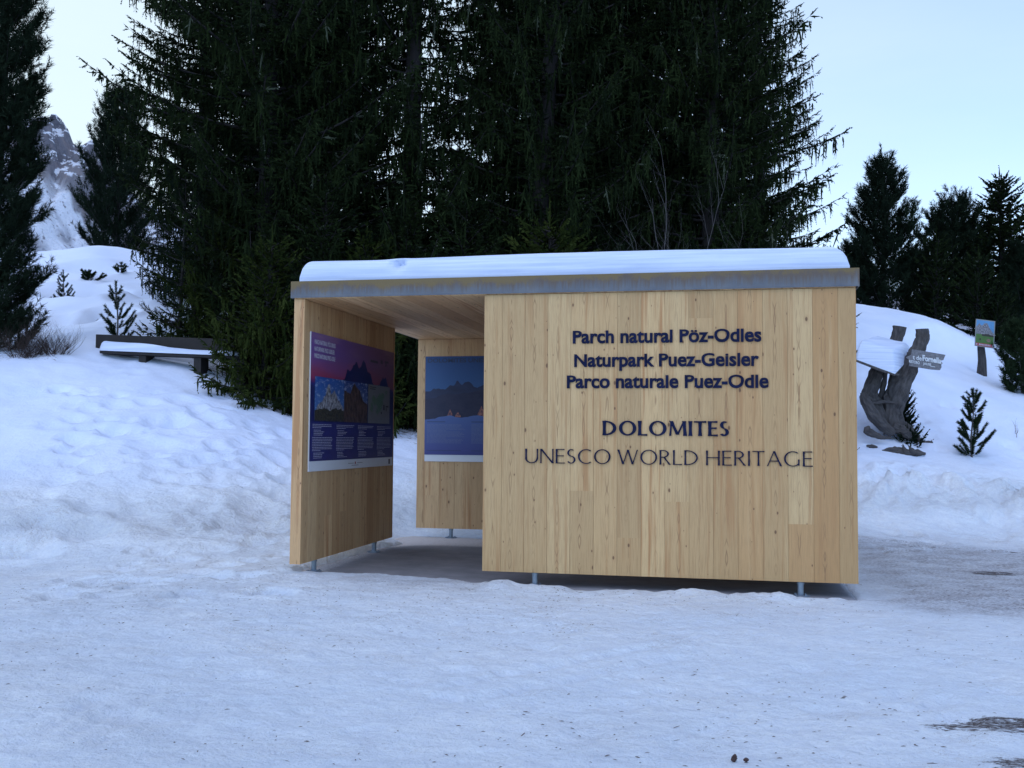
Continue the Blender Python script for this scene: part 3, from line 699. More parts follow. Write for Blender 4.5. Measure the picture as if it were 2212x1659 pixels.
0 and P1.sheet('photo_rock',PM['rock1'],skyline(.32,.48,.471,jag(interp([(.32,.5),(.38,.56),(.44,.55),(.48,.48)]),.01,.05,2),20),.006)
f=jag(interp([(.85,.78),(1.02,.76),(1.10,.84),(1.14,.875),(1.2,.83),(1.3,.80),(1.4,.70),(1.54,.66)]),.012,.05,9)
P1.sheet('photo_peak',PM['rock2'],skyline(.85,1.54,.47,f,60),.004)
P1.sheet('map',PM['map1'],[R4(1.56,2.28,.47,.885)],.003)
rr=random.Random(4); polys=[]
for cx,cy,r in [(1.75,.72,.07),(1.92,.70,.12),(2.02,.77,.06),(1.86,.60,.05),(1.68,.64,.06),(2.15,.82,.04)]:
    k=9; polys.append([(cx+r*rr.uniform(.6,1.2)*math.cos(2*math.pi*i/k),cy+r*.8*rr.uniform(.6,1.2)*math.sin(2*math.pi*i/k)) for i in range(k)])
for i,p in enumerate(polys): P1.sheet('map_area',PM['mapg'],[p],.004+.0004*i)
P1.sheet('map_note',PM['mapd'],[R4(1.6,1.8,.855,.862),R4(1.6,1.78,.835,.842),R4(2.05,2.09,.62,.68),R4(2.13,2.22,.655,.67),R4(2.14,2.16,.61,.65),R4(1.97,2.0,.575,.60)],.0075)
# small print: four columns of text lines, too small to read in the photograph
rr=random.Random(9); q=[]
for c in range(4):
    u0=.06+c*.60; v=.438; w=.50
    for blk in (3,4,9,4):
        for li in range(blk):
            L=w*(rr.uniform(.9,1) if (li<blk-1 and blk!=4) else rr.uniform(.35,.6)); u=u0+(.03 if blk==4 and li<4 else 0)
            while u<u0+L:
                g_=rr.uniform(.02,.06); q.append(R4(u,min(u+g_,u0+L),v-.0045,v)); u+=g_+.006
            v-=.0152
        v-=.008
P1.sheet('small_print',PM['txt'],q,.003)
P1.sheet('footer_print',PM['ink'],[R4(1.0,1.16,.052,.056),R4(1.26,1.42,.052,.056),R4(1.1,1.3,.03,.034),R4(2.27,2.33,.02,.075)],.001)
P1.sheet('footer_emblem',PM['redp'],[R4(1.19,1.22,.044,.068)],.0014)
OP=lambda P,lay:(P.o+P.n*lay,P.du,P.dv,P.n)
for s_,v in (('PARCH NATURAL PÖZ-ODLES',1.185),('NATURPARK PUEZ-GEISLER',1.12),('PARCO NATURALE PUEZ-ODLE',1.055)):
    put_text('title',s_,*OP(P1,.0015),.08,.60-.02*(s_[0]=='N'),v,.042,.001,PM['txt'],pr_,.02)
P1.sheet('logo',PM['ink'],[R4(1.62,1.86,1.125,1.15),R4(1.95,2.02,1.13,1.17),R4(2.1,2.22,1.15,1.17),R4(2.12,2.15,1.11,1.15)],.0025)
# back panel
pb=empty('information_panel',(1.3,D2,.96),'blue information panel with misty mountains and dark title on the back wall','panel')
P2=Panel(pb,(.105,D2-.013,.963),(1,0,0),(0,-1,0),2.4,1.333)
P2.base=MB(); P2.base.box((.105,D2-.013,.963),(2.4,0,0),(0,.012,0),(0,0,1.333)); P2.base.build('board',M['white'],pb)
P2.sheet('sky_picture',PM['sky3'],[R4(0,2.4,.085,1.333)],.001)
f=jag(interp([(0,.88),(.25,.93),(.38,.97),(.42,1.02),(.48,.98),(.52,1.02),(.6,.98),(.68,.93),(.85,1.0),(1.0,1.02),(1.4,.9),(1.8,1.05),(2.4,.95)]),.03,.06,4)
P2.sheet('ridge_picture',PM['mt3'],skyline(0,2.4,.5,f,140),.002)
f=jag(interp([(0,.80),(.4,.86),(.8,.9),(1.4,.8),(2.4,.86)]),.03,.1,6); P2.sheet('forest_picture',PM['mt4'],skyline(0,2.4,.5,f,80),.003)
P2.sheet('sunlit_rock_picture',PM['glow'],skyline(.29,.36,.56,jag(interp([(.29,.58),(.33,.66),(.36,.6)]),.02,.02,2),12)+skyline(.40,.47,.56,jag(interp([(.40,.58),(.44,.62),(.47,.58)]),.02,.02,5),12)+skyline(.68,.80,.54,jag(interp([(.68,.58),(.74,.70),(.80,.6)]),.02,.02,8),12),.004)
f=jag(interp([(0,.52),(.2,.56),(.35,.57),(.5,.55),(.7,.58),(1,.54),(2.4,.57)]),.02,.12,7); P2.sheet('mist_picture',PM['mist'],skyline(0,2.4,.085,f,90),.005)
q=[];q2=[]; rr=random.Random(3)
for c in range(4):
    u0=.03+c*.58; q2.append(R4(u0,u0+.24,.497,.505)); q2.append(R4(u0,u0+.45,.135,.141)); v=.47
    for li in range(16):
        L=.50*rr.uniform(.85,1) if li%6!=5 else .25; u=u0
        while u<u0+L:
            g_=rr.uniform(.02,.07); q.append(R4(u,min(u+g_,u0+L),v-.004,v)); u+=g_+.007
        v-=.0155
P2.sheet('small_print',PM['txtm'],q,.006); P2.sheet('heading_print',PM['txtd'],q2,.0065)
put_text('title','DOLOMITES UNESCO WORLD HERITAGE',*OP(P2,.0015),.03,1.75,1.255,.055,.001,PM['txtd'],pb,.03)
# ------------------------------------------------------------------ snow on the roof
xs=np.concatenate([np.linspace(.045,.80,40),np.linspace(.81,1.16,45),np.linspace(1.18,W-.045,170)]); ys=np.concatenate([.004+.05*(np.linspace(0,1,26)**2),np.linspace(.075,D2+TH-.03,110)])
RX,RY=np.meshgrid(xs,ys)
def edge(d,r,p=2.6): return (1-(1-np.clip(d/r,0,1))**p)**(1/p)
dl=RX-xs[0]-.012*fbm(RY,RX*0,.4,3,2);dr=xs[-1]-RX-.015*fbm(RY,RX*0,.3,3,6);df=RY-ys[0];db=ys[-1]-RY
T=.190+.018*sm(0,2.5,RX)-.012*sm(3.8,4.8,RX)+.012*fbm(RX,RY,.9,2,8)+.010*np.exp(-((RX-.98)/.10)**2-((RY-.1)/.14)**2)
hz=T*edge(dl,.12,2.5)*edge(dr,.17,2.2)*edge(df,.05,2.2)*edge(db,.12)
V=np.stack([RX,RY,HT-.006+hz],-1)
# undercut, layered front face: bulge it forward a little, with a shallow impact dent
k=np.exp(-(df/.05)**2); V[...,1]-=k*.014*np.sin(hz/T*3.1)*(1+.4*fbm(RX,hz*3,.3,2,5))
dent=np.exp(-((RX-.98)/.06)**2)*np.exp(-((hz-.15)/.045)**2)*k
V[...,1]+=dent*(.10+.05*fbm(RX,hz,.03,3,9))
I=np.arange(RX.size).reshape(RX.shape); F=np.stack([I[:-1,:-1],I[:-1,1:],I[1:,1:],I[1:,:-1]],-1).reshape(-1,4)
rim=np.concatenate([I[0,:],I[1:,-1],I[-1,-2::-1],I[-2:0:-1,0]]); n=RX.size
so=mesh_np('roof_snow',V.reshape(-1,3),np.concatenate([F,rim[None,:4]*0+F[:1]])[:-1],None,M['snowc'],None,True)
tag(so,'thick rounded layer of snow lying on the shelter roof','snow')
# ------------------------------------------------------------------ conifers
def unit(a): return a/np.maximum(np.linalg.norm(a,axis=-1,keepdims=True),1e-9)
def strips(P0,D,L,Wd,rs,crossed=False,midf=.45):
    """flat tapered blades from P0 along D; returns V,F4"""
    n=len(P0); rv=rs.normal(size=(n,3)); S=unit(np.cross(D,rv))
    mid=P0+D*(L*midf)[:,None]; tip=P0+D*L[:,None]; w=(Wd/2)[:,None]
    V=np.stack([P0,mid+S*w,tip,mid-S*w],1).reshape(-1,3); F=np.arange(n*4).reshape(-1,4)
    if crossed:
        S2=unit(np.cross(D,S)); V2=np.stack([P0,mid+S2*w,tip,mid-S2*w],1).reshape(-1,3)
        V=np.concatenate([V,V2]); F=np.arange(n*8).reshape(-1,4)
    return V,F
def limb_tubes(paths,radii,n=5):
    """vectorised tubes: paths (k,m,3), radii (k,m)"""
    k,m,_=paths.shape; d=unit(np.gradient(paths,axis=1)); ref=np.array([.13,.21,.97]); u=unit(np.cross(d,ref[None,None])); w=np.cross(u,d)
    a=np.arange(n)*2*math.pi/n
    V=paths[:,:,None]+(u[:,:,None]*np.cos(a)[None,None,:,None]+w[:,:,None]*np.sin(a)[None,None,:,None])*radii[:,:,None,None]
    I=np.arange(k*m*n).reshape(k,m,n); A=I[:,:-1];B=I[:,1:]
    F=np.stack([A,np.roll(A,-1,2),np.roll(B,-1,2),B],-1).reshape(-1,4)
    return V.reshape(-1,3),F
def build_tree(root,name_pref,trunkV,limbs,needV,needF,rnd,fmat,bmat,F3=False,crown='crown'):
    tp,tr=trunkV; V,F=limb_tubes(tp[None],tr[None],9); mesh_np('trunk',V,F,None,bmat,root,True,None,None,False)
    if limbs: 
        P=np.array([l[0] for l in limbs]);r=np.array([l[1] for l in limbs]); V,F=limb_tubes(P,r,4); mesh_np('branches',V,F,None,bmat,root,True,None,None,False)
    if F3: mesh_np(crown,needV,None,needF,fmat,root,False,{'rnd':rnd},None,False)
    else: mesh_np(crown,needV,needF,None,fmat,root,False,{'rnd':rnd},None,False)
def spruce(root,seed,H,R,fmat=None,zb=.25,step=.27,per=5,hang=1.0,dens=1.0,rt=.16,sparse=None,shape=.75,up=0.0,wid=1.0,lowk=0.0):
    rs=np.random.RandomState(seed); zs=np.linspace(0,H,14)
    lean=rs.normal(0,.02,2); tp=np.stack([lean[0]*zs+.05*np.sin(zs*.5+seed),lean[1]*zs,zs-.3],1); tr=rt*(1-zs/H)**.8+.012
    limbs=[];TB=[];TD=[];TL=[];TW_=[];TH_=[]
    z=zb; m=9
    while z<H*.985:
        u=z/H; k=per+rs.randint(-1,2); a0=rs.uniform(0,6.28)
        for j in range(max(2,k)):
            az=a0+j*6.283/k+rs.uniform(-.35,.35); z0=z+rs.uniform(-.12,.12)
            L=R*((1-u)**shape)*rs.uniform(.55,1.12)*(1-lowk*(1-min(1,z/4.5)))+.12
            if rs.rand()<.06: L*=1.18
            if sparse and sparse[0]<z0<sparse[1] and rs.rand()<sparse[2]: continue
            t=np.linspace(0,1,m); low=1-u
            a1=-.28*low+.30*u+rs.uniform(-.12,.08)+up; a2=.30*low+.10+rs.uniform(0,.10)
            az2=az+rs.uniform(-.18,.18)*t
            dx=np.cos(az2);dy=np.sin(az2); base=np.array([np.interp(z0,zs,tp[:,0]),np.interp(z0,zs,tp[:,1]),z0-.3])
            P=base+np.stack([L*t*dx,L*t*dy,L*(a1*t+a2*t*t)],1)
            rad=(.008+.030*L/4*1.2)*(1-t)**.8+.003
            limbs.append((P,rad))
            D=np.gradient(P,axis=0); D=unit(D)
            n=int(L/.060*dens)+3
            s=np.sort(rs.uniform(.10,1,n)**.85); s[-1]=1
            bp=np.stack([np.interp(s,t,P[:,q]) for q in range(3)],1); bd=unit(np.stack([np.interp(s,t,D[:,q]) for q in range(3)],1))
            side=unit(np.cross(bd,np.array([0,0,1.0])))*np.where(np.arange(n)%2,1,-1)[:,None]
            dr=rs.uniform(.0,.55,n)*hang*(0.4+.8*low)
            d=unit(side*rs.uniform(.6,1,n)[:,None]+bd*rs.uniform(.45,.9,n)[:,None]+np.array([0,0,-1.0])*dr[:,None])
            l=(.62*np.clip(L/2,.25,1))*(1-s*.72)*rs.uniform(.55,1.15,n)+.07
            TB.append(bp);TD.append(d);TL.append(l);TH_.append(np.zeros(n))
            if hang>0 and L>.7:     # curtains hanging from the branch
                n2=int(L/.075*hang*dens); s=rs.uniform(.15,.97,n2)
                bp=np.stack([np.interp(s,t,P[:,q]) for q in range(3)],1); off=rs.normal(0,1,(n2,3))*np.array([1,1,0])*(.16*(1-s)[:,None]+.04)
                d=unit(np.array([0,0,-1.0])+rs.normal(0,.13,(n2,3))); l=rs.uniform(.12,.62,n2)*(.6+.5*low)*hang
                TB.append(bp+off);TD.append(d);TL.append(l);TH_.append(np.ones(n2))
            # tip leader with short side fingers
            TB.append(P[-1:]);TD.append(unit(D[-1:]+np.array([[0,0,.15]])));TL.append(np.array([.22]));TH_.append(np.zeros(1))
        z+=step*(1-.45*u)*rs.uniform(.8,1.2)
    # leader
    TB.append(tp[-1:]);TD.append(np.array([[0,0,1.0]]));TL.append(np.array([.45]));TH_.append(np.zeros(1))
    B=np.concatenate(TB);D=np.concatenate(TD);L=np.concatenate(TL);Hg=np.concatenate(TH_); n=len(B)
    r=np.clip(.45+.25*rs.normal(size=n),0,.96); r[rs.rand(n)<.012]=1.0
    V,F=strips(B,D,L,np.full(n,.036*wid),rs,True,.35); rn=np.concatenate([np.repeat(r,4),np.repeat(r,4)])
    # secondary fingers along every twig
    VS=[V];FS=[F];RN=[rn];off=len(V)
    for q in range(6):
        f=(q+.6)/6.2+rs.uniform(-.07,.07,n); keep=L>.10+.02*q
        b=B+D*(L*f)[:,None]; sd=unit(np.cross(D,rs.normal(size=(n,3))))
        dn=unit(D*.75+sd*.75+np.array([0,0,-.25])[None]); l=np.clip(L*.34*(1.15-f),.05,.17)*rs.uniform(.7,1.2,n)
        v,fc=strips(b[keep],dn[keep],l[keep],np.full(keep.sum(),.027*wid),rs)
        VS.append(v);FS.append(fc+off);RN.append(np.repeat(r[keep],4)); off+=len(v)
    build_tree(root,'',(tp,tr),limbs,np.concatenate(VS),np.concatenate(FS),np.concatenate(RN),fmat or M['spr'],M['bark'])
def pine(root,seed,H,R,fmat=None,zb=.15,step=.24,per=5,rt=.09,nl=.10,nw=.011,dens=1.0,shape=.55,bulge=.35,open_=0.0,curve=.55,shootlen=.15,top_tufts=True,K=18):
    """stone pine: limbs that turn upward and end in dense brushes of needles"""
    rs=np.random.RandomState(seed); zs=np.linspace(0,H,12)
    tp=np.stack([.03*np.sin(zs*1.1+seed)*min(1,H/3),.03*np.cos(zs*.9+seed)*min(1,H/3),zs-.15],1); tr=rt*(1-zs/H)**.8+.006
    limbs=[];SB=[];SD=[];SL=[]; z=zb; m=7; t=np.linspace(0,1,m)
    while z<H*.97:
        u=z/H; a0=rs.uniform(0,6.28); k=max(2,per+rs.randint(-1,2))
        for j in range(k):
            if rs.rand()<open_: continue
            az=a0+j*6.283/k+rs.uniform(-.4,.4); prof=(1-u)**shape*(1-bulge*max(0,.35-u)/.35*.8)
            L=R*prof*rs.uniform(.55,1.15)+.05*H*.2; z0=z+rs.uniform(-.1,.1)*step
            base=np.array([np.interp(z0,zs,tp[:,0]),np.interp(z0,zs,tp[:,1]),z0-.15])
            a1=rs.uniform(-.12,.15)+.5*u; a2=curve*rs.uniform(.6,1.2)
            P=base+np.stack([L*t*math.cos(az),L*t*math.sin(az),L*(a1*t+a2*t**2.2)],1)
            limbs.append((P,(.004+.012*L)*(1-t)**.7+.002)); D=unit(np.gradient(P,axis=0))
            SB.append(P[-1:]);SD.append(unit(D[-1:]+np.array([[0,0,.3]])));SL.append(np.array([shootlen*1.2]))
            n=int(L/.085*dens)+2; s=rs.uniform(.22,1,n)**.8
            bp=np.stack([np.interp(s,t,P[:,q]) for q in range(3)],1); bd=unit(np.stack([np.interp(s,t,D[:,q]) for q in range(3)],1))
            side=unit(np.cross(bd,np.array([0,0,1.0])))*rs.choice([-1,1],n)[:,None]
            d=unit(side*rs.uniform(.3,1,n)[:,None]+bd*.7+np.array([0,0,1.0])*rs.uniform(.05,.7,n)[:,None]); l=rs.uniform(.08,.34,n)*min(1,L*1.3+.2)
            e=bp+d*l[:,None]
            SB.append(bp);SD.append(d);SL.append(l)
            SB.append(e);SD.append(unit(d+np.array([0,0,.45])));SL.append(np.full(n,shootlen)*rs.uniform(.7,1.2,n))
            q_=rs.rand(n)<.6
            SB.append((bp+d*(l*.6)[:,None])[q_]);SD.append(unit(d+rs.normal(0,.5,(n,3))+np.array([0,0,.4]))[q_]);SL.append(np.full(q_.sum(),shootlen*.9))
        z+=step*(1-.3*u)*rs.uniform(.8,1.2)
    for q in range(3 if top_tufts else 1):
        SB.append(tp[-1:]+rs.normal(0,.03,(1,3))*H*.3*(q>0));SD.append(unit(np.array([[rs.normal(0,.12),rs.normal(0,.12),1.0]])));SL.append(np.array([shootlen*1.6]))
    B=np.concatenate(SB);D=np.concatenate(SD);L=np.concatenate(SL); n=len(B)
    r=np.clip(.45+.25*rs.normal(size=n),0,.96)
    f=rs.uniform(.05,1,(n,K)); D3=np.repeat(D[:,None],K,1); rv=rs.normal(size=(n,K,3)); sd=unit(np.cross(D3,rv))
    nd=unit(D3*rs.uniform(.5,1.1,(n,K,1))+sd*rs.uniform(.5,.9,(n,K,1))); b=B[:,None]+D3*(L[:,None]*f)[...,None]
    nlv=nl*rs.uniform(.7,1.15,(n,K,1)); w=unit(np.cross(nd,rs.normal(size=(n,K,3))))*nw/2
    V=np.stack([b-w,b+w,b+nd*nlv],2).reshape(-1,3); F=np.arange(len(V)).reshape(-1,3)
    P=np.array([l[0] for l in limbs])
    build_tree(root,'',(tp,tr),limbs,V,F,np.repeat(r,K*3),fmat or M['pin'],M['barkg'] if H<2 else M['bark'],True)
def sapling(root,seed,H,R,fmat=None,step=.17,per=3,nl=.05,nw=.006,zb=.08,brush=1.0,K=46,rt=.016,rise=.9,bare=.25):
    rs=np.random.RandomState(seed); m=6; t=np.linspace(0,1,m); zs=np.linspace(0,H,10)
    tp=np.stack([.025*np.sin(zs*4+seed),.02*np.cos(zs*3),zs-.06],1); tr=rt*(1-zs/H)**.7+.004; limbs=[]; SB=[];SD=[];SL=[]
    def cover(P,f0):
        n=int(max(2,np.linalg.norm(P[-1]-P[0])/.035)); s_=np.linspace(f0,1,n); b=np.stack([np.interp(s_,t,P[:,q]) for q in range(3)],1)
        d=unit(np.gradient(P,axis=0)); dd=unit(np.stack([np.interp(s_,t,d[:,q]) for q in range(3)],1)); SB.append(b);SD.append(dd);SL.append(np.full(n,.045))
    z=zb
    while z<H*.92:
        u=z/H; a0=rs.uniform(0,6.28)
        for j in range(per+rs.randint(0,2)):
            az=a0+j*6.283/per+rs.uniform(-.7,.7); L=R*((1-u)**.8)*rs.uniform(.35,1.2)+.05
            b=np.array([np.interp(z,zs,tp[:,0]),np.interp(z,zs,tp[:,1]),z-.06]); P=b+np.stack([L*t*math.cos(az),L*t*math.sin(az),L*(.15*t+rise*rs.uniform(.5,1.1)*t**1.8)],1)
            limbs.append((P,.004*(1-t)+.0015)); cover(P,bare)
            for q in range(1 if L>.16 else 0):
                az2=az+rs.choice([-1,1])*rs.uniform(.5,.9); l=L*.5; P2=P[2]+np.stack([l*t*math.cos(az2),l*t*math.sin(az2),l*(.2*t+.6*t*t)],1); limbs.append((P2,.003*(1-t)+.001)); cover(P2,.2)
        z+=step*rs.uniform(.8,1.2)
    Pt=np.stack([np.interp(np.linspace(H*.72,H,m),zs,tp[:,q]) for q in range(3)],1); cover(Pt,0)
    B=np.concatenate(SB);D=np.concatenate(SD);n=len(B); r=np.clip(.45+.25*rs.normal(size=n),0,.96)
    D3=np.repeat(D[:,None],K,1); sd=unit(np.cross(D3,rs.normal(size=(n,K,3)))); nd=unit(D3*rs.uniform(.5,1.0,(n,K,1))+sd*rs.uniform(.5,.9,(n,K,1))); b=B[:,None]+D3*(rs.uniform(0,.04,(n,K))[...,None])
    w=unit(np.cross(nd,rs.normal(size=(n,K,3))))*nw/2; V=np.stack([b-w,b+w,b+nd*(nl*brush*rs.uniform(.7,1.15,(n,K,1)))],2).reshape(-1,3)
    build_tree(root,'',(tp,tr),limbs,V,np.arange(len(V)).reshape(-1,3),np.repeat(r,K*3),fmat or M['piny'],M['barkg'],True)
def stand(xd,depth,dz=0.0):
    p=at(xd,900,depth); return (p[0],p[1],gz(p[0],p[1])+dz)
def apex_h(xd,yd,depth): 
    p=at(xd,yd,depth); return p[2]-gz(p[0],p[1])
BIG='dark spruces towering behind the shelter'
# four big spruces, each its own shape, then copies
def tree(name,label,cat,xd,depth,fn,group=None,rz=0.0,**k):
    r=empty(name,(0,0,0),label,cat,group); fn(r,**k); r.location=stand(xd,depth); r.rotation_euler=(0,0,rz); return r
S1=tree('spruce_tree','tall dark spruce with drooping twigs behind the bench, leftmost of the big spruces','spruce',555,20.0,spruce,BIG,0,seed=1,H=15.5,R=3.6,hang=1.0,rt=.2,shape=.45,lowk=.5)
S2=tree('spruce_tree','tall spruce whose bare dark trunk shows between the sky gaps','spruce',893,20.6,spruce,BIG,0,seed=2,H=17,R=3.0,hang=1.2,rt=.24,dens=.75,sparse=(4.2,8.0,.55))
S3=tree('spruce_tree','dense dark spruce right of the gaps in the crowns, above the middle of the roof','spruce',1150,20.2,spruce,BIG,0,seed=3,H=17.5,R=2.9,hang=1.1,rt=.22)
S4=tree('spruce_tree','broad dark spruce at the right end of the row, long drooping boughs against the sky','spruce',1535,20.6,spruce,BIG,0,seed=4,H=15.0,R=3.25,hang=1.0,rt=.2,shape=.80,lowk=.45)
copy_thing(S3,stand(712,20.6),2.1,.98,'dense dark spruce between the leftmost spruce and the one with the bare trunk')
copy_thing(S1,stand(1345,22.3),3.3,.97,'tall dark spruce standing behind the grey leafless shrub')
copy_thing(S2,stand(1640,24.0),4.0,.72,'smaller sparse spruce set back beside the right end of the row')
copy_thing(S4,stand(430,24.0),2.6,.80,'spruce set back at the left end of the row behind the thin pine')
copy_thing(S4,stand(640,25.5),3.9,1.1,'spruce set back in the dark gap between the two leftmost spruces')
copy_thing(S3,stand(1235,25),4.4,1.02,'spruce set back behind the dense one above the middle of the roof')
copy_thing(S1,stand(1455,25.5),5.2,1.0,'spruce set back just left of the broad right-end spruce')
copy_thing(S4,stand(1075,26.5),.4,1.0,'spruce set back to the right of the bare trunk, behind the sky gaps')
# young spruces under the big ones
YS='young spruces at the feet of the big ones'
Y1=tree('young_spruce','low yellowish green spruce boughs hanging over the right end of the bench','spruce',570,17.65,spruce,YS,0,seed=11,H=2.9,R=1.25,fmat=M['spry'],zb=.1,step=.17,per=7,hang=.8,rt=.05,dens=1.3,wid=.9)
Y2=tree('young_spruce','bushy young spruce reaching to the snow, seen just left of the shelter','spruce',690,18.4,spruce,YS,0,seed=12,H=4.2,R=1.5,zb=.05,step=.2,per=7,hang=.9,rt=.06,dens=1.2)
copy_thing(Y2,stand(870,18.8),1.4,1.0,'bushy young spruce seen through the gap between the shelter walls')
copy_thing(Y1,stand(1190,18.2),2.2,1.5,'young spruce with lighter tips rising above the middle of the snowy roof')
copy_thing(Y2,stand(1010,18.8),3.2,1.12,'young spruce peeping over the roof snow below the sky gaps')
copy_thing(Y1,stand(455,19.6),.7,.95,'small spruce directly behind the bench, next to the thin pine')
copy_thing(Y2,stand(1620,19.0),4.4,1.05,'young spruce peeping over the roof snow at its right end')
copy_thing(Y1,stand(790,18.5),5.0,1.2,'low spruce in the dark between the shelter and the bench')
# pines and spruces on the mound and ridge
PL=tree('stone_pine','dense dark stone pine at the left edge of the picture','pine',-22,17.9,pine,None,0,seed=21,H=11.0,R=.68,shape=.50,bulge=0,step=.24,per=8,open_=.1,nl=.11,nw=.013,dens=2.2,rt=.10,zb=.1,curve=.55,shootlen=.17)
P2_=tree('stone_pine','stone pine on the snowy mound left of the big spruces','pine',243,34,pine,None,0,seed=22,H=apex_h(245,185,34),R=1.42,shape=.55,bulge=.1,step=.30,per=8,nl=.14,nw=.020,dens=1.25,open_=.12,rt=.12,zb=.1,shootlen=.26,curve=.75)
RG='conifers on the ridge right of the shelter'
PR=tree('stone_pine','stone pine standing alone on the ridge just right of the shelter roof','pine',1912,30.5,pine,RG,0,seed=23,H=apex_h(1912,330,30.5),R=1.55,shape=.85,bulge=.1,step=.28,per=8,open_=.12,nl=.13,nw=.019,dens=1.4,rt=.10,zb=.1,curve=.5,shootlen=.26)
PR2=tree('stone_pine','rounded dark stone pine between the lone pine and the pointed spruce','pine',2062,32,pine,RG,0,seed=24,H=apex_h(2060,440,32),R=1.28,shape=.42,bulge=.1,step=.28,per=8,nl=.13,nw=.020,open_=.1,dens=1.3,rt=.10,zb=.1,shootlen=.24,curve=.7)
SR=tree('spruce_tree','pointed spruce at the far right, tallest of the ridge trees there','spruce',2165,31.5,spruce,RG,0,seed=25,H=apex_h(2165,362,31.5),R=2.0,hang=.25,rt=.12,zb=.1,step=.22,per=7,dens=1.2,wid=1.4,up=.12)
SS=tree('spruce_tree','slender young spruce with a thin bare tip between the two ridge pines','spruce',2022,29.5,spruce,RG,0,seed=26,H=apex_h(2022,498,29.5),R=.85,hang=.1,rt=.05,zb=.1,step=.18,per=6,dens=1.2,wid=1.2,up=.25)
copy_thing(SR,stand(2255,31),1.5,.85,'spruce cut off by the right edge of the picture')
copy_thing(PR2,stand(1985,32),2.0,.55,'low dark pine filling in beneath the slender young spruce')
copy_thing(SS,stand(2110,28.5),1.0,.95,'lighter green young spruce in front of the pointed spruce')
copy_thing(SS,stand(2160,28.3),2.5,.75,'small light green spruce left of the picture sign on its slope')
copy_thing(PR2,stand(1850,33),4.0,.62,'low dark pine partly hidden behind the corner of the shelter')
copy_thing(SR,stand(2120,33),3.1,.6,'bushy spruce low between the ridge trees at the far right')
copy_thing(PR2,stand(2215,30),5.0,.7,'dark pine low at the right edge of the ridge')
PB=tree('young_pine','bushy little pine on the bank below the picture sign at the right edge','pine',2208,23.2,pine,None,0,seed=27,H=1.6,R=.50,fmat=M['piny'],step=.17,per=7,nl=.10,nw=.014,rt=.03,dens=2.0,shape=.4,bulge=.2,zb=.08,shootlen=.13)
YP='single young pines in the snow'
A1=tree('young_pine','slim young pine sapling standing just behind the bench','pine',246,18.75,sapling,YP,0,seed=31,H=apex_h(248,605,18.75),R=.30,step=.15,nl=.055,nw=.007)
A2=tree('young_pine','young pine sapling growing beside the curved stump sign, lower right','pine',2100,18.9,sapling,YP,0,seed=35,H=apex_h(2092,838,18.9),R=.40,step=.14,per=4,nl=.06,nw=.008)
A3=copy_thing(A1,stand(128,24.5),1.0,.78,'small pine sapling on the mound beside the left pine')
T1=tree('thin_pine','thin pine with two bare stems and sparse twigs behind the bench','pine',385,19.4,pine,None,0,seed=36,H=3.3,R=.72,step=.24,per=4,nl=.07,nw=.008,rt=.035,dens=.8,shape=.3,bulge=.0,zb=.5,shootlen=.11,open_=.2,curve=.3)
mb=MB(); x,y,z=stand(412,19.5); mb.tube([(x,y,z-.2),(x+.03,y,z+1.5),(x+.05,y,z+3)],[.04,.032,.012],8); mb.build('second_stem',M['bark'],T1)
# ------------------------------------------------------------------ leafless shrub behind the shelter
def bare(root,seed,stems,H,spread,mat,rad=.022,lv=3,name='stems',lean=0.0):
    rs=random.Random(seed); mb=MB()
    def grow(p,d,L,r,lev):
        n=6; path=[p]; rr=[r]
        for i in range(n):
            d=(d+Vector((rs.uniform(-.16,.16),rs.uniform(-.16,.16),rs.uniform(-.02,.14)))).normalized(); p=p+d*(L/n); path.append(p); rr.append(r*(1-.75*(i+1)/n))
            if lev>0 and i>0 and rs.random()<.85:
                s=Vector((rs.uniform(-1,1),rs.uniform(-1,1),rs.uniform(.0,.9))).normalized()
                grow(p,(d*.6+s*.8).normalized(),L*rs.uniform(.30,.55),r*.5*(1-.5*i/n),lev-1)
        mb.tube([tuple(q) for q in path],rr,4,cap=False)
    for i in range(stems):
        a=rs.uniform(0,6.28); grow(Vector(root.location)+Vector((rs.uniform(-.15,.15),rs.uniform(-.15,.15),-.1)),Vector((math.cos(a)*spread+lean,math.sin(a)*spread,1)).normalized(),H*rs.uniform(.6,1.05),rad*rs.uniform(.7,1.1),lv)
    return mb.build(name,mat,root,smooth=True)
b=empty('bare_shrub',stand(1370,16.6),'leafless grey shrub rising behind the shelter roof in front of the spruces','shrub')
bare(b,5,6,3.7,.38,M['barkg'],.018,3,lean=.12)
b.children[0].name='stem'
b=empty('bare_shrub',stand(1300,17),'low leafless grey shrub left of the taller one behind the roof','shrub'); bare(b,8,4,2.9,.4,M['barkg'],.014,2); 
b=empty('bare_shrub',stand(1500,16.8),'spreading leafless shrub right of the taller one behind the roof','shrub'); bare(b,9,4,3.2,.5,M['barkg'],.015,3,lean=.15)
b=empty('brown_bush',stand(112,17.5),'low tangled brown bush at the foot of the left pine','bush'); bare(b,15,60,.55,1.2,M['dtwig'],.006,2,'stems')
b=empty('brown_bush',stand(50,17.35),'low tangled brown bush at the left edge below the pine','bush'); bare(b,16,75,.65,1.2,M['dtwig'],.006,2,'stems')
b=empty('dry_plant',stand(2188,20.3),'dry leafless stalk poking out of the snow at the right','plant'); bare(b,18,2,.42,.25,M['twig'],.007,1,'stalk')
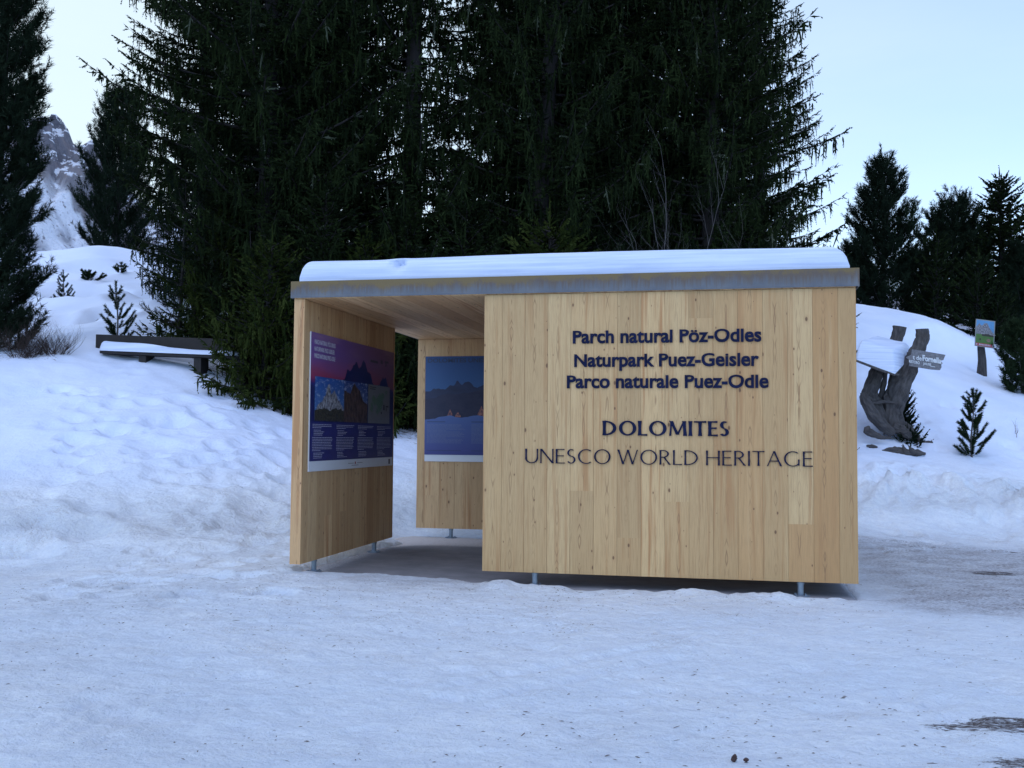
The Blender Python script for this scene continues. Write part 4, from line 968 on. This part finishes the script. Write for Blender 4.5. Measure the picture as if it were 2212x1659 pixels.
# low needle tufts poking out of the mound
for i,(xd,yd,dd,r) in enumerate([(195,606,26.5,.40),(262,585,27.5,.22),(140,598,25,.3),(222,690,22.4,.40)]):
    p=at(xd,yd,dd); e=empty('dwarf_pine',(p[0],p[1],gz(p[0],p[1])-.02),['spray of dwarf pine half buried in the snow mound, nearest its top','tiny needle tuft just below the crest of the snow mound','tuft of needles sticking out beside the sapling on the mound','dark tuft in the hollow left of the slim sapling'][i],'pine','dwarf pine tufts half buried in the mound')
    sapling(e,40+i,.30,r*.8,M['piny'],step=.09,per=3,nl=.07,nw=.012,rise=.4)
"""juniper sprays at the foot of the stump sign"""
for i,(xd,dd,H,R) in enumerate([(1948,19.95,.80,.16),(1966,19.5,.30,.18)]):
    e=empty('juniper_bush',stand(xd,dd),['dark juniper sprays leaning against the stump sign','low juniper spray beside the stump roots'][i],'bush'); spruce(e,60+i,H,R,M['pin'],zb=.03,step=.08,per=6,hang=.15,rt=.015,dens=1.4,wid=.9,up=.45)
# ------------------------------------------------------------------ bench
A=at(207,722,18.35); B=at(505,733,18.0); dx=np.array([B[0]-A[0],B[1]-A[1],0]); LB=float(np.linalg.norm(dx)); dx/=LB
dyb=np.array([-dx[1],dx[0],0])      # away from the viewer
if np.dot(dyb,FW)<0: dyb=-dyb
tilt=(B[2]-A[2])/LB; du=np.array([dx[0],dx[1],tilt]); zz=np.array([0,0,1.0])
bn=empty('park_bench',(A[0],A[1],A[2]-.8),'dark wooden bench half sunk in snow, its seat loaded with snow, under the spruces','bench')
top=A
mb=MB(); mb.box(top-zz*.27,du*LB,dyb*.045,zz*.27,.4); mb.build('backrest',M['bench'],bn,bevel=.004)
S0=at(215,757,17.85); 
mb=MB(); mb.box(S0-zz*.05,du*LB,dyb*.36,zz*.05,.3); mb.build('seat',M['bench'],bn,bevel=.004)
for f in (.27,.66,.96):
    o=S0+du*(LB*f)+dyb*.05; mb=MB(); mb.box(o-zz*.60,du*.13,dyb*.26,zz*.545,.2); mb.build('leg',M['bench'],bn)
    o=S0+du*(LB*f)+dyb*.37; mb=MB(); mb.box(o-zz*.60,du*.10,dyb*.06,zz*.72,.2); mb.build('backrest_post',M['bench'],bn)
n1,n2=90,16
u=np.linspace(.0,LB-.05,n1); v=np.linspace(-.02,.35,n2); UU,VV=np.meshgrid(u,v)
T=.17-.09*sm(.6,1.7,UU)+.02*fbm(UU,VV,.5,2,3)
h=T*edge(UU,.09)*edge(LB-.05-UU,.09)*edge(VV+.02,.08)*edge(.35-VV,.05)
V=S0[None,None]+du*UU[...,None]+dyb*VV[...,None]+zz*(h-.001)[...,None]
I=np.arange(UU.size).reshape(UU.shape); F=np.stack([I[:-1,:-1],I[:-1,1:],I[1:,1:],I[1:,:-1]],-1).reshape(-1,4)
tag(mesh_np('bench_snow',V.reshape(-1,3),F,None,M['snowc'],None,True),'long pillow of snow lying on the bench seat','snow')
# ------------------------------------------------------------------ stump sign stand (right)
def c6(x,y): return ((2140+x/3.949)*.85340,(760+y/3.949)*.85340)
def w6(x,y,d=19.5): 
    a,b=c6(x,y); return at(a,b,d)
ss=empty('wooden_sign_stand',(w6(560,1280)[0],w6(560,1280)[1],w6(560,1280)[2]-.1),'leaning sign stand of weathered tree trunks with a small snow-loaded roof and a name board','sign stand')
rg=random.Random(7)
PXM=19.5/2221.2*.8534/3.949*1.0   # metres per crop pixel at that distance
def trunk6(name,pts,n=14,sq=.75,rough=.17,d=19.5,parent=ss,mat=None,fine=3):
    P=[];Rr=[]; pts=[tuple(p) if len(p)>3 else (*p,0.0) for p in pts]
    for i in range(len(pts)-1):
        for k in range(fine):
            f=k/fine; a=pts[i];b=pts[i+1]; P.append(w6(a[0]+(b[0]-a[0])*f,a[1]+(b[1]-a[1])*f,d+(a[3]+(b[3]-a[3])*f if len(a)>3 else 0))); Rr.append((a[2]+(b[2]-a[2])*f)*PXM/1.0)
    a=pts[-1];P.append(w6(a[0],a[1],d+(a[3] if len(a)>3 else 0)));Rr.append(a[2]*PXM)
    mb=MB(); mb.tube(P,Rr,n,squash=sq,rough=rough,rng=rg); return mb.build(name,mat or M['old'],parent,merge=True)
trunk6('post',[(765,285,66),(768,380,66),(738,470,68),(690,560,80),(632,680,92),(575,790,104),(520,900,112),(480,1040,108),(470,1180,100),(490,1330,100)],16,.6)
trunk6('post',[(540,262,70,.45),(520,370,62,.45),(450,520,60,.45),(350,640,66,.3),(300,740,72,.1),(262,860,78),(240,960,84),(290,1080,90),(360,1200,80)],12,.6)
trunk6('thin_post',[(405,700,22,.1),(385,830,26,.1),(355,960,28,.1),(345,1040,20,.1)],8,.7,.15)
trunk6('thin_post',[(465,720,20,.12),(440,860,22,.12),(415,1000,22,.12),(400,1060,16,.12)],8,.7,.15)
trunk6('curved_trunk',[(172,925,22,-.12),(195,985,48,-.16),(240,1090,58,-.18),(300,1180,60,-.18),(380,1255,56,-.15),(470,1330,50,-.1)],12,.85,.13)
trunk6('branch_stub',[(170,930,24,-.15),(160,990,22,-.15),(165,1045,9,-.15)],8)
trunk6('shelf',[(265,1030,16,-.15),(380,1012,20,-.15),(500,1022,5,-.15)],8,1.6)
trunk6('root',[(480,1260,50,-.1),(560,1300,52,-.15),(620,1340,42,-.15),(655,1400,14,-.15)],10,.8,.2)
trunk6('root',[(560,1230,40,.1),(650,1290,30,.1),(700,1360,26,.05),(760,1430,34,0),(850,1450,40,0),(885,1490,20,0)],9,.8,.2)
# separate driftwood pieces lying in the snow in front
def driftwood(label,pts,d):
    e=empty('driftwood',tuple(w6(pts[0][0],pts[0][1],d)),label,'log','grey roots and logs in the snow before the stump sign')
    trunk6('log',pts,9,.7,.22,d,e)
driftwood('grey pointed root sticking out of the snow left of the stump foot',[(235,1255,8),(215,1300,46),(280,1340,34),(360,1370,22),(460,1378,8)],19.1)
driftwood('half buried grey log with two upright splinters, lowest before the stump sign',[(365,1510,12),(440,1500,36),(520,1500,38),(620,1520,36),(720,1525,34),(800,1535,12)],18.8)
e=[o for o in COL.objects if o.name.startswith('driftwood')][-1]
trunk6('splinter',[(600,1520,22),(585,1480,16),(572,1440,4)],7,.7,.2,18.75,e); trunk6('splinter',[(690,1530,30),(655,1490,22),(632,1455,5)],7,.7,.2,18.75,e)
driftwood('small dark log barely showing at the left of the stump sign',[(210,1455,10),(260,1460,20),(320,1468,8)],18.9)
# little lean roof with boards
def quad_slab(pts,th,mat,name,parent):
    """pts: 4 world points; extruded downwards"""
    mb=MB(); a=[np.array(p) for p in pts]; b=[p-zz*th for p in a]
    mb.face(a); mb.face(b[::-1])
    for i in range(4): mb.face([a[i],b[i],b[(i+1)%4],a[(i+1)%4]],[(0,0),(0,.1),(.6,.1),(.6,0)],.3)
    return mb.build(name,mat,parent)
e0,e1=w6(105,592,19.0),w6(495,738,18.9); r0,r1=w6(330,470,20.1),w6(672,545,20.0)
n_=5
for i in range(n_):
    f0,f1=i/n_,(i+.94)/n_; q=lambda f,g:(e0*(1-f)+e1*f)*(1-g)+(r0*(1-f)+r1*f)*g
    quad_slab([q(f0,-.03*rg.random()),q(f1,-.05*rg.random()),q(f1,1),q(f0,1)],.035,M['old'],'roof_board',ss)
for g_ in (.08,.9):
    q0=q(-.02,g_)-zz*.04; q1=q(1.06,g_)-zz*.04; mb=MB(); mb.tube([q0,(q0+q1)/2-zz*.01,q1],[.028,.032,.028],8,rough=.15,rng=rg); mb.build('roof_beam',M['old'],ss)
# snow load on it
nu,nv=50,40; UU,VV=np.meshgrid(np.linspace(0,1,nu),np.linspace(0,1,nv))
base=(e0*(1-UU[...,None])+e1*UU[...,None])*(1-VV[...,None])+(r0*(1-UU[...,None])+r1*UU[...,None])*VV[...,None]
hh=(.40+.03*fbm(UU,VV,.4,3,2))*edge(UU,.16,2.3)*edge(1-UU,.13,2.3)*edge(VV+.0,.14,2.4)*edge(1-VV,.25,2)*(1-.35*VV)
V=base+zz*(hh+.002)[...,None]; I=np.arange(UU.size).reshape(UU.shape); F=np.stack([I[:-1,:-1],I[:-1,1:],I[1:,1:],I[1:,:-1]],-1).reshape(-1,4)
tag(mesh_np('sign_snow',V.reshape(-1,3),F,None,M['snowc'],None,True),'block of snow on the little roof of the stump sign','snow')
# name board, ragged right end, nailed on the leaning post
sb=empty('name_board',tuple(w6(800,610,19.1)),'weathered arrow-ended name board with white lettering nailed to the leaning trunk','sign')
pts=[(668,490),(740,500),(1000,545),(985,580),(978,598),(950,604),(972,630),(958,642),(960,668),(945,698),(860,692),(640,655),(648,600),(606,570),(660,545)]
mb=MB(); a=[w6(x,y,19.05) for x,y in pts]; nb=(FW*np.array([1,1,0])); nb/=np.linalg.norm(nb); b_=[p+nb*.03 for p in a]
mb.face(a,[(p[0]*.0008,p[1]*.003) for p in pts],.3); mb.face(b_[::-1],None,.3)
for i in range(len(a)): mb.face([a[i],b_[i],b_[(i+1)%len(a)],a[(i+1)%len(a)]],None,.3)
mb.build('board',simple('grey_board',(.15,.15,.165),.85,0,.4,30,.3),sb)
bo=w6(640,655,19.045); bdu=w6(860,692,19.045)-bo; bdu/=np.linalg.norm(bdu)
wp=simple('white_lettering',(.55,.58,.62),.6)
def bt(body,x0,y0,wpx,cap,off=0.01,nm='lettering'):
    o=w6(x0,y0,19.04); put_text(nm,body,o,bdu,(0,0,1),-nb,0,wpx*PXM/1.0,0,cap*PXM,.003,wp,sb,off)
bt('t de',672,588,88,44,.02); bt('Fornella',770,602,186,56,.035); bt('RISTORO',636,622,104,27,.02); bt('JAUSE',775,642,80,24,.02); bt('—',850,673,45,40,.02)
# ------------------------------------------------------------------ picture sign on the slope
q=lambda x,y,d=24.6: w6(x,y,d)
px_=24.6/2221.2*.8534/3.949
b0=q(1365,740,24.7); ps=empty('picture_sign',tuple(b0),'small picture sign with mountains, green meadow and red strip on a single post','sign')
mb=MB(); mb.tube([q(1362,760,24.7),q(1366,600,24.7),q(1352,470,24.7),q(1352,330,24.7)],[.12,.105,.085,.07],10,squash=.5,rough=.08,rng=rg); mb.build('post',M['old'],ps)
o=q(1290,455,24.6); e=q(1484,482,24.45); du2=e-o; w2=float(np.linalg.norm(du2)); du2/=w2; hgt=272*px_
nn=np.cross(du2,zz); nn/=np.linalg.norm(nn)
if np.dot(nn,FW)>0: nn=-nn
dv2=zz+.06*du2; dv2/=np.linalg.norm(dv2)
mb=MB(); mb.box(o,du2*w2,-nn*.02,dv2*hgt); mb.build('board',simple('sign_frame_paint',(.25,.27,.27),.6),ps)
PS=Panel(ps,o,du2,nn,w2,hgt); PS.dv=dv2
m_=.02
for nm,c,z0,z1 in (('sky_picture',(.10,.28,.52),.45,.97),('meadow_picture',(.07,.17,.04),.13,.46),('red_strip',(.40,.03,.04),.03,.13)):
    t=printed('print_sign_'+nm,flatc(c,.15,5)); PS.sheet(nm,t,[R4(m_,w2-m_,z0*hgt,z1*hgt)],.002 if nm!='meadow_picture' else .003)
f=jag(interp([(0,.66*hgt),(.2*w2,.88*hgt),(.3*w2,.80*hgt),(.45*w2,.86*hgt),(.6*w2,.90*hgt),(.75*w2,.70*hgt),(w2,.52*hgt)]),.03,.08,3)
PS.sheet('mountain_picture',PM['rock1'],skyline(m_,w2-m_,.40*hgt,f,30),.0025)
PS.sheet('forest_picture',PM['wood1'],skyline(.35*w2,w2-m_,.40*hgt,jag(interp([(0,.5*hgt),(w2,.46*hgt)]),.02,.06,5),30),.0035)
el=lambda cx,cy,rx,ry:[(cx+rx*math.cos(i*.628),cy+ry*math.sin(i*.628)) for i in range(10)]
PS.sheet('cow_picture',printed('print_cow',b_rock((.10,.045,.03),(.35,.25,.20),6)),[el(.70*w2,.26*hgt,.11*w2,.065*hgt),el(.58*w2,.21*hgt,.05*w2,.05*hgt)][:1],.004)
PS.sheet('calf_picture',PM['wood1'],[el(.27*w2,.27*hgt,.045*w2,.045*hgt)],.004)
rr=random.Random(2); qq=[]; u=.07*w2
while u<.93*w2:
    g_=rr.uniform(.015,.03); 
    if rr.random()>.12: qq.append(R4(u,u+g_,.05*hgt,.11*hgt))
    u+=g_+.008
PS.sheet('strip_print',PM['txt'],qq,.003)
# ------------------------------------------------------------------ small things on the snow
def cone_thing(xd,yd,L,label,lay):
    p=onz(xd,yd,0); p[2]=gz(p[0],p[1])+ (0.0 if not lay else .012)
    e=empty('pine_cone',tuple(p),label,'cone','brown pine cones on the trodden snow')
    mb=MB(); n=9; P=[];Rr=[]
    dirv=np.array([.25,.1,1.0]) if not lay else np.array([1,.4,.05]); dirv=dirv/np.linalg.norm(dirv)
    for i in range(n+1):
        f=i/n; P.append(p+dirv*L*f); Rr.append(L*.30*math.sin(math.pi*min(1,f*.92+.06))**.7*(1+.22*(i%2))+.0008)
    mb.tube(P,Rr,10,rough=.12,rng=rg); mb.build('scales',simple('cone_brown',(.045,.022,.02),.8,0,.4,60),e)
cone_thing(1584,1650,.032,'small dark pine cone standing upright in the foreground snow',False)
cone_thing(1606,1655,.022,'tiny reddish pine cone lying right of the upright one',True)
cone_thing(1579,1654,.018,'tiny reddish pine cone lying against the foot of the upright one',True)
# needle and twig litter: stuff
rs=np.random.RandomState(77); n=5200
px2=np.concatenate([rs.uniform(-5,9,n),rs.uniform(1.5,5,160)]); py2=np.concatenate([rs.uniform(-5.6,1.0,n),rs.uniform(-.6,.3,160)])
k=(fbm(px2,py2,1.3,3,81)+rs.uniform(-.5,.5,len(px2))>-.05)&~((px2>-.1)&(px2<4.95)&(py2>-.2)); px2,py2=px2[k],py2[k]
pz=ground(px2,py2)+.002; n=len(px2); a=rs.normal(.25,.7,n); L=rs.uniform(.003,.012,n)*np.where(rs.rand(n)<.05,2.2,1); wv=rs.uniform(.001,.0026,n)
d_=np.stack([np.cos(a),np.sin(a),rs.uniform(-.05,.08,n)],1); s_=np.stack([-np.sin(a),np.cos(a),np.zeros(n)],1)*wv[:,None]; c_=np.stack([px2,py2,pz],1); up_=np.array([0,0,1.0])*(wv*1.2)[:,None]
V=np.stack([c_-d_*L[:,None]-s_,c_-d_*L[:,None]+s_,c_+d_*L[:,None]*0+up_,c_+d_*L[:,None]+s_,c_+d_*L[:,None]-s_,],1).reshape(-1,3)
I=np.arange(n)[:,None]*5; F=np.concatenate([I+np.array([[0,2,1]]),I+np.array([[1,2,3]]),I+np.array([[0,4,2]]),I+np.array([[4,3,2]])])
lt=mesh_np('needle_litter',V,None,F,M['twig']); tag(lt,'scattered brown needles and twig bits on the trodden snow','litter',None,'stuff')
# ------------------------------------------------------------------ mountains
def mountain(name,label,cx,cy,skyp,d0,face_w,seed,CLIFF=34):
    """height field whose crest follows the skyline points (seen at distance d0)"""
    pts=[at(x,y,d0) for x,y in skyp]
    us=np.array([ (p-CP)@RT for p in pts]); hs=np.array([p[2] for p in pts])
    u=np.arange(us.min()-60,us.max()+60,1.6); w_=np.concatenate([np.arange(-330,-30,6.0),np.arange(-30,40,1.6),np.arange(40,200,9)])
    UU,WW=np.meshgrid(u,w_); crest=np.interp(UU,us,hs)
    jagl=(np.abs(fbm(UU,UU*0,9,3,seed,.6))*9+np.abs(fbm(UU,UU*0+3,3.2,2,seed+1))*4-3.5)
    crest0=crest; crest=crest+jagl
    col=26*fbm(UU,WW*.15,34,3,seed+4)+13*np.abs(fbm(UU,WW*.2,13,3,seed+6))+4*fbm(UU,WW*.3,4.5,2,seed+5)
    wj=WW+col
    foot_=np.interp(UU,us,np.convolve(np.pad(hs,2,'edge'),np.ones(5)/5,'valid'))-CLIFF+6*fbm(UU,WW*0,30,2,seed+8)
    foot_=np.minimum(foot_,crest-8)
    low=foot_+np.minimum(wj,0)*.62+1.6*fbm(UU,WW,14,3,seed+3)
    q=np.clip((wj+6)/46,0,1); st=q*5; st=(np.floor(st)+np.clip((st-np.floor(st))*2.6,0,1))/5     # cliffs and ledges
    t=.35*q+.65*st
    z=np.where(q<=0,low,low+(crest-low)*t)
    z=z+(q>0)*(q<1)*1.8*fbm(UU,WW,4,2,seed+9)
    z=np.where(wj>40,crest-(wj-40)*.9,z)
    c=np.array([CP[0],CP[1],0])+np.array([RT[0],RT[1],0])[None,None]*UU[...,None]+np.array([-_s,_c,0])[None,None]*(d0+WW)[...,None]
    V=np.concatenate([c[...,:2],z[...,None]],-1)
    I=np.arange(UU.size).reshape(UU.shape); F=np.stack([I[:-1,:-1],I[:-1,1:],I[1:,1:],I[1:,:-1]],-1).reshape(-1,4)
    scr=1-sm(-.02,.06,q+.10*fbm(UU,WW,10,3,seed+12))
    o=mesh_np(name,V.reshape(-1,3),F,None,M['rock'],None,False,{'scree':scr.ravel()}); o['kind']='structure'; o['label']=label; return o
mountain('mountain','jagged grey rock spires with snowy gullies above a snow slope',0,0,[(-300,250),(-120,170),(-40,200),(20,190),(45,205),(60,215),(72,228),(84,258),(92,262),(100,246),(108,250),(118,240),(128,243),(138,262),(144,285),(150,303),(158,284),(164,282),(172,300),(184,330),(205,345),(240,400),(300,430),(420,470),(600,520)],620,0,3)
mountain('distant_mountain','bright snowy mountain glimpsed beyond the right end of the roof',0,0,[(1600,640),(1760,590),(1800,565),(1835,548),(1850,556),(1880,600),(1950,640),(2100,660),(2300,640)],900,0,9,10)
# ------------------------------------------------------------------ camera, light
cam=bpy.data.cameras.new('camera'); co=bpy.data.objects.new('camera',cam); COL.objects.link(co)
cam.sensor_width=36; cam.lens=36*FL/1024; cam.clip_end=5000; cam.clip_start=.05
from mathutils import Matrix
cr,sr=math.cos(ROL),math.sin(ROL)
# image x' = cos x + sin y ; y' = -sin x + cos y  ->  camera axes rolled by ROL
rx=RT*cr+UP*sr; uy=-RT*sr+UP*cr
mw=Matrix(((rx[0],uy[0],-FW[0],CP[0]),(rx[1],uy[1],-FW[1],CP[1]),(rx[2],uy[2],-FW[2],CP[2]),(0,0,0,1)))
co.matrix_world=mw; scene.camera=co
SKYS,SUNE,EXPO,VEILA,VEILB,VEILP=.15,.5,1.15,.85,3.3,2.0
EL,AZ=R_(64),R_(195)   # veiled, very soft light from behind the viewer; azimuth clockwise from +Y
w=bpy.data.worlds.new('World'); scene.world=w; w.use_nodes=True; nt=w.node_tree
bg=nt.nodes['Background']; sk=nt.nodes.new('ShaderNodeTexSky'); sk.sky_type='NISHITA'; sk.sun_disc=False
sk.sun_elevation=EL; sk.sun_rotation=AZ; sk.altitude=2000; sk.air_density=1.0; sk.dust_density=.5; sk.ozone_density=2.0
# thin cirrus veil in the sky, thickest low in the north-west
tc=nt.nodes.new('ShaderNodeTexCoord'); mp=nt.nodes.new('ShaderNodeMapping'); mp.inputs['Scale'].default_value=(1.2,1.2,5); mp.inputs['Rotation'].default_value=(.15,-.1,0)
nz=nt.nodes.new('ShaderNodeTexNoise'); nz.inputs['Scale'].default_value=2.2; nz.inputs['Detail'].default_value=5; nz.inputs['Roughness'].default_value=.55
nt.links.new(tc.outputs['Generated'],mp.inputs[0]); nt.links.new(mp.outputs[0],nz.inputs['Vector'])
def M2(op,a,b,c=None,cl=False):
    n=nt.nodes.new('ShaderNodeMath'); n.operation=op; n.use_clamp=cl
    for i,v in enumerate((a,b,c)):
        if v is None: continue
        if isinstance(v,(int,float)): n.inputs[i].default_value=v
        else: nt.links.new(v,n.inputs[i])
    return n.outputs[0]
dp=nt.nodes.new('ShaderNodeVectorMath'); dp.operation='DOT_PRODUCT'; nt.links.new(tc.outputs['Generated'],dp.inputs[0])
dv_=Vector((-.62,.78,.10)).normalized(); dp.inputs[1].default_value=dv_
glow=M2('POWER',M2('MAXIMUM',dp.outputs['Value'],0.0),VEILP)
f_=M2('ADD',M2('MULTIPLY',glow,VEILA),M2('MULTIPLY',M2('SUBTRACT',nz.outputs[0],.42),.35),None,True)
mx=nt.nodes.new('ShaderNodeMix'); mx.data_type='RGBA'; nt.links.new(f_,mx.inputs[0]); nt.links.new(sk.outputs[0],mx.inputs[6]); mx.inputs[7].default_value=(VEILB*.80,VEILB*.94,VEILB*1.0,1)
nt.links.new(mx.outputs[2],bg.inputs[0]); bg.inputs[1].default_value=SKYS
sd=bpy.data.lights.new('sun','SUN'); sd.energy=SUNE; sd.angle=R_(80); sd.color=(1,.88,.74)
so_=bpy.data.objects.new('sun',sd); COL.objects.link(so_)
d=Vector((math.sin(AZ)*math.cos(EL),math.cos(AZ)*math.cos(EL),math.sin(EL)))
so_.rotation_euler=d.to_track_quat('Z','Y').to_euler(); so_.location=(0,-20,12)
scene.view_settings.view_transform='Standard'; scene.view_settings.look='None'; scene.view_settings.exposure=EXPO; scene.view_settings.gamma=1
scene.cycles.max_bounces=8; scene.cycles.diffuse_bounces=6; scene.cycles.glossy_bounces=2; scene.cycles.transmission_bounces=2
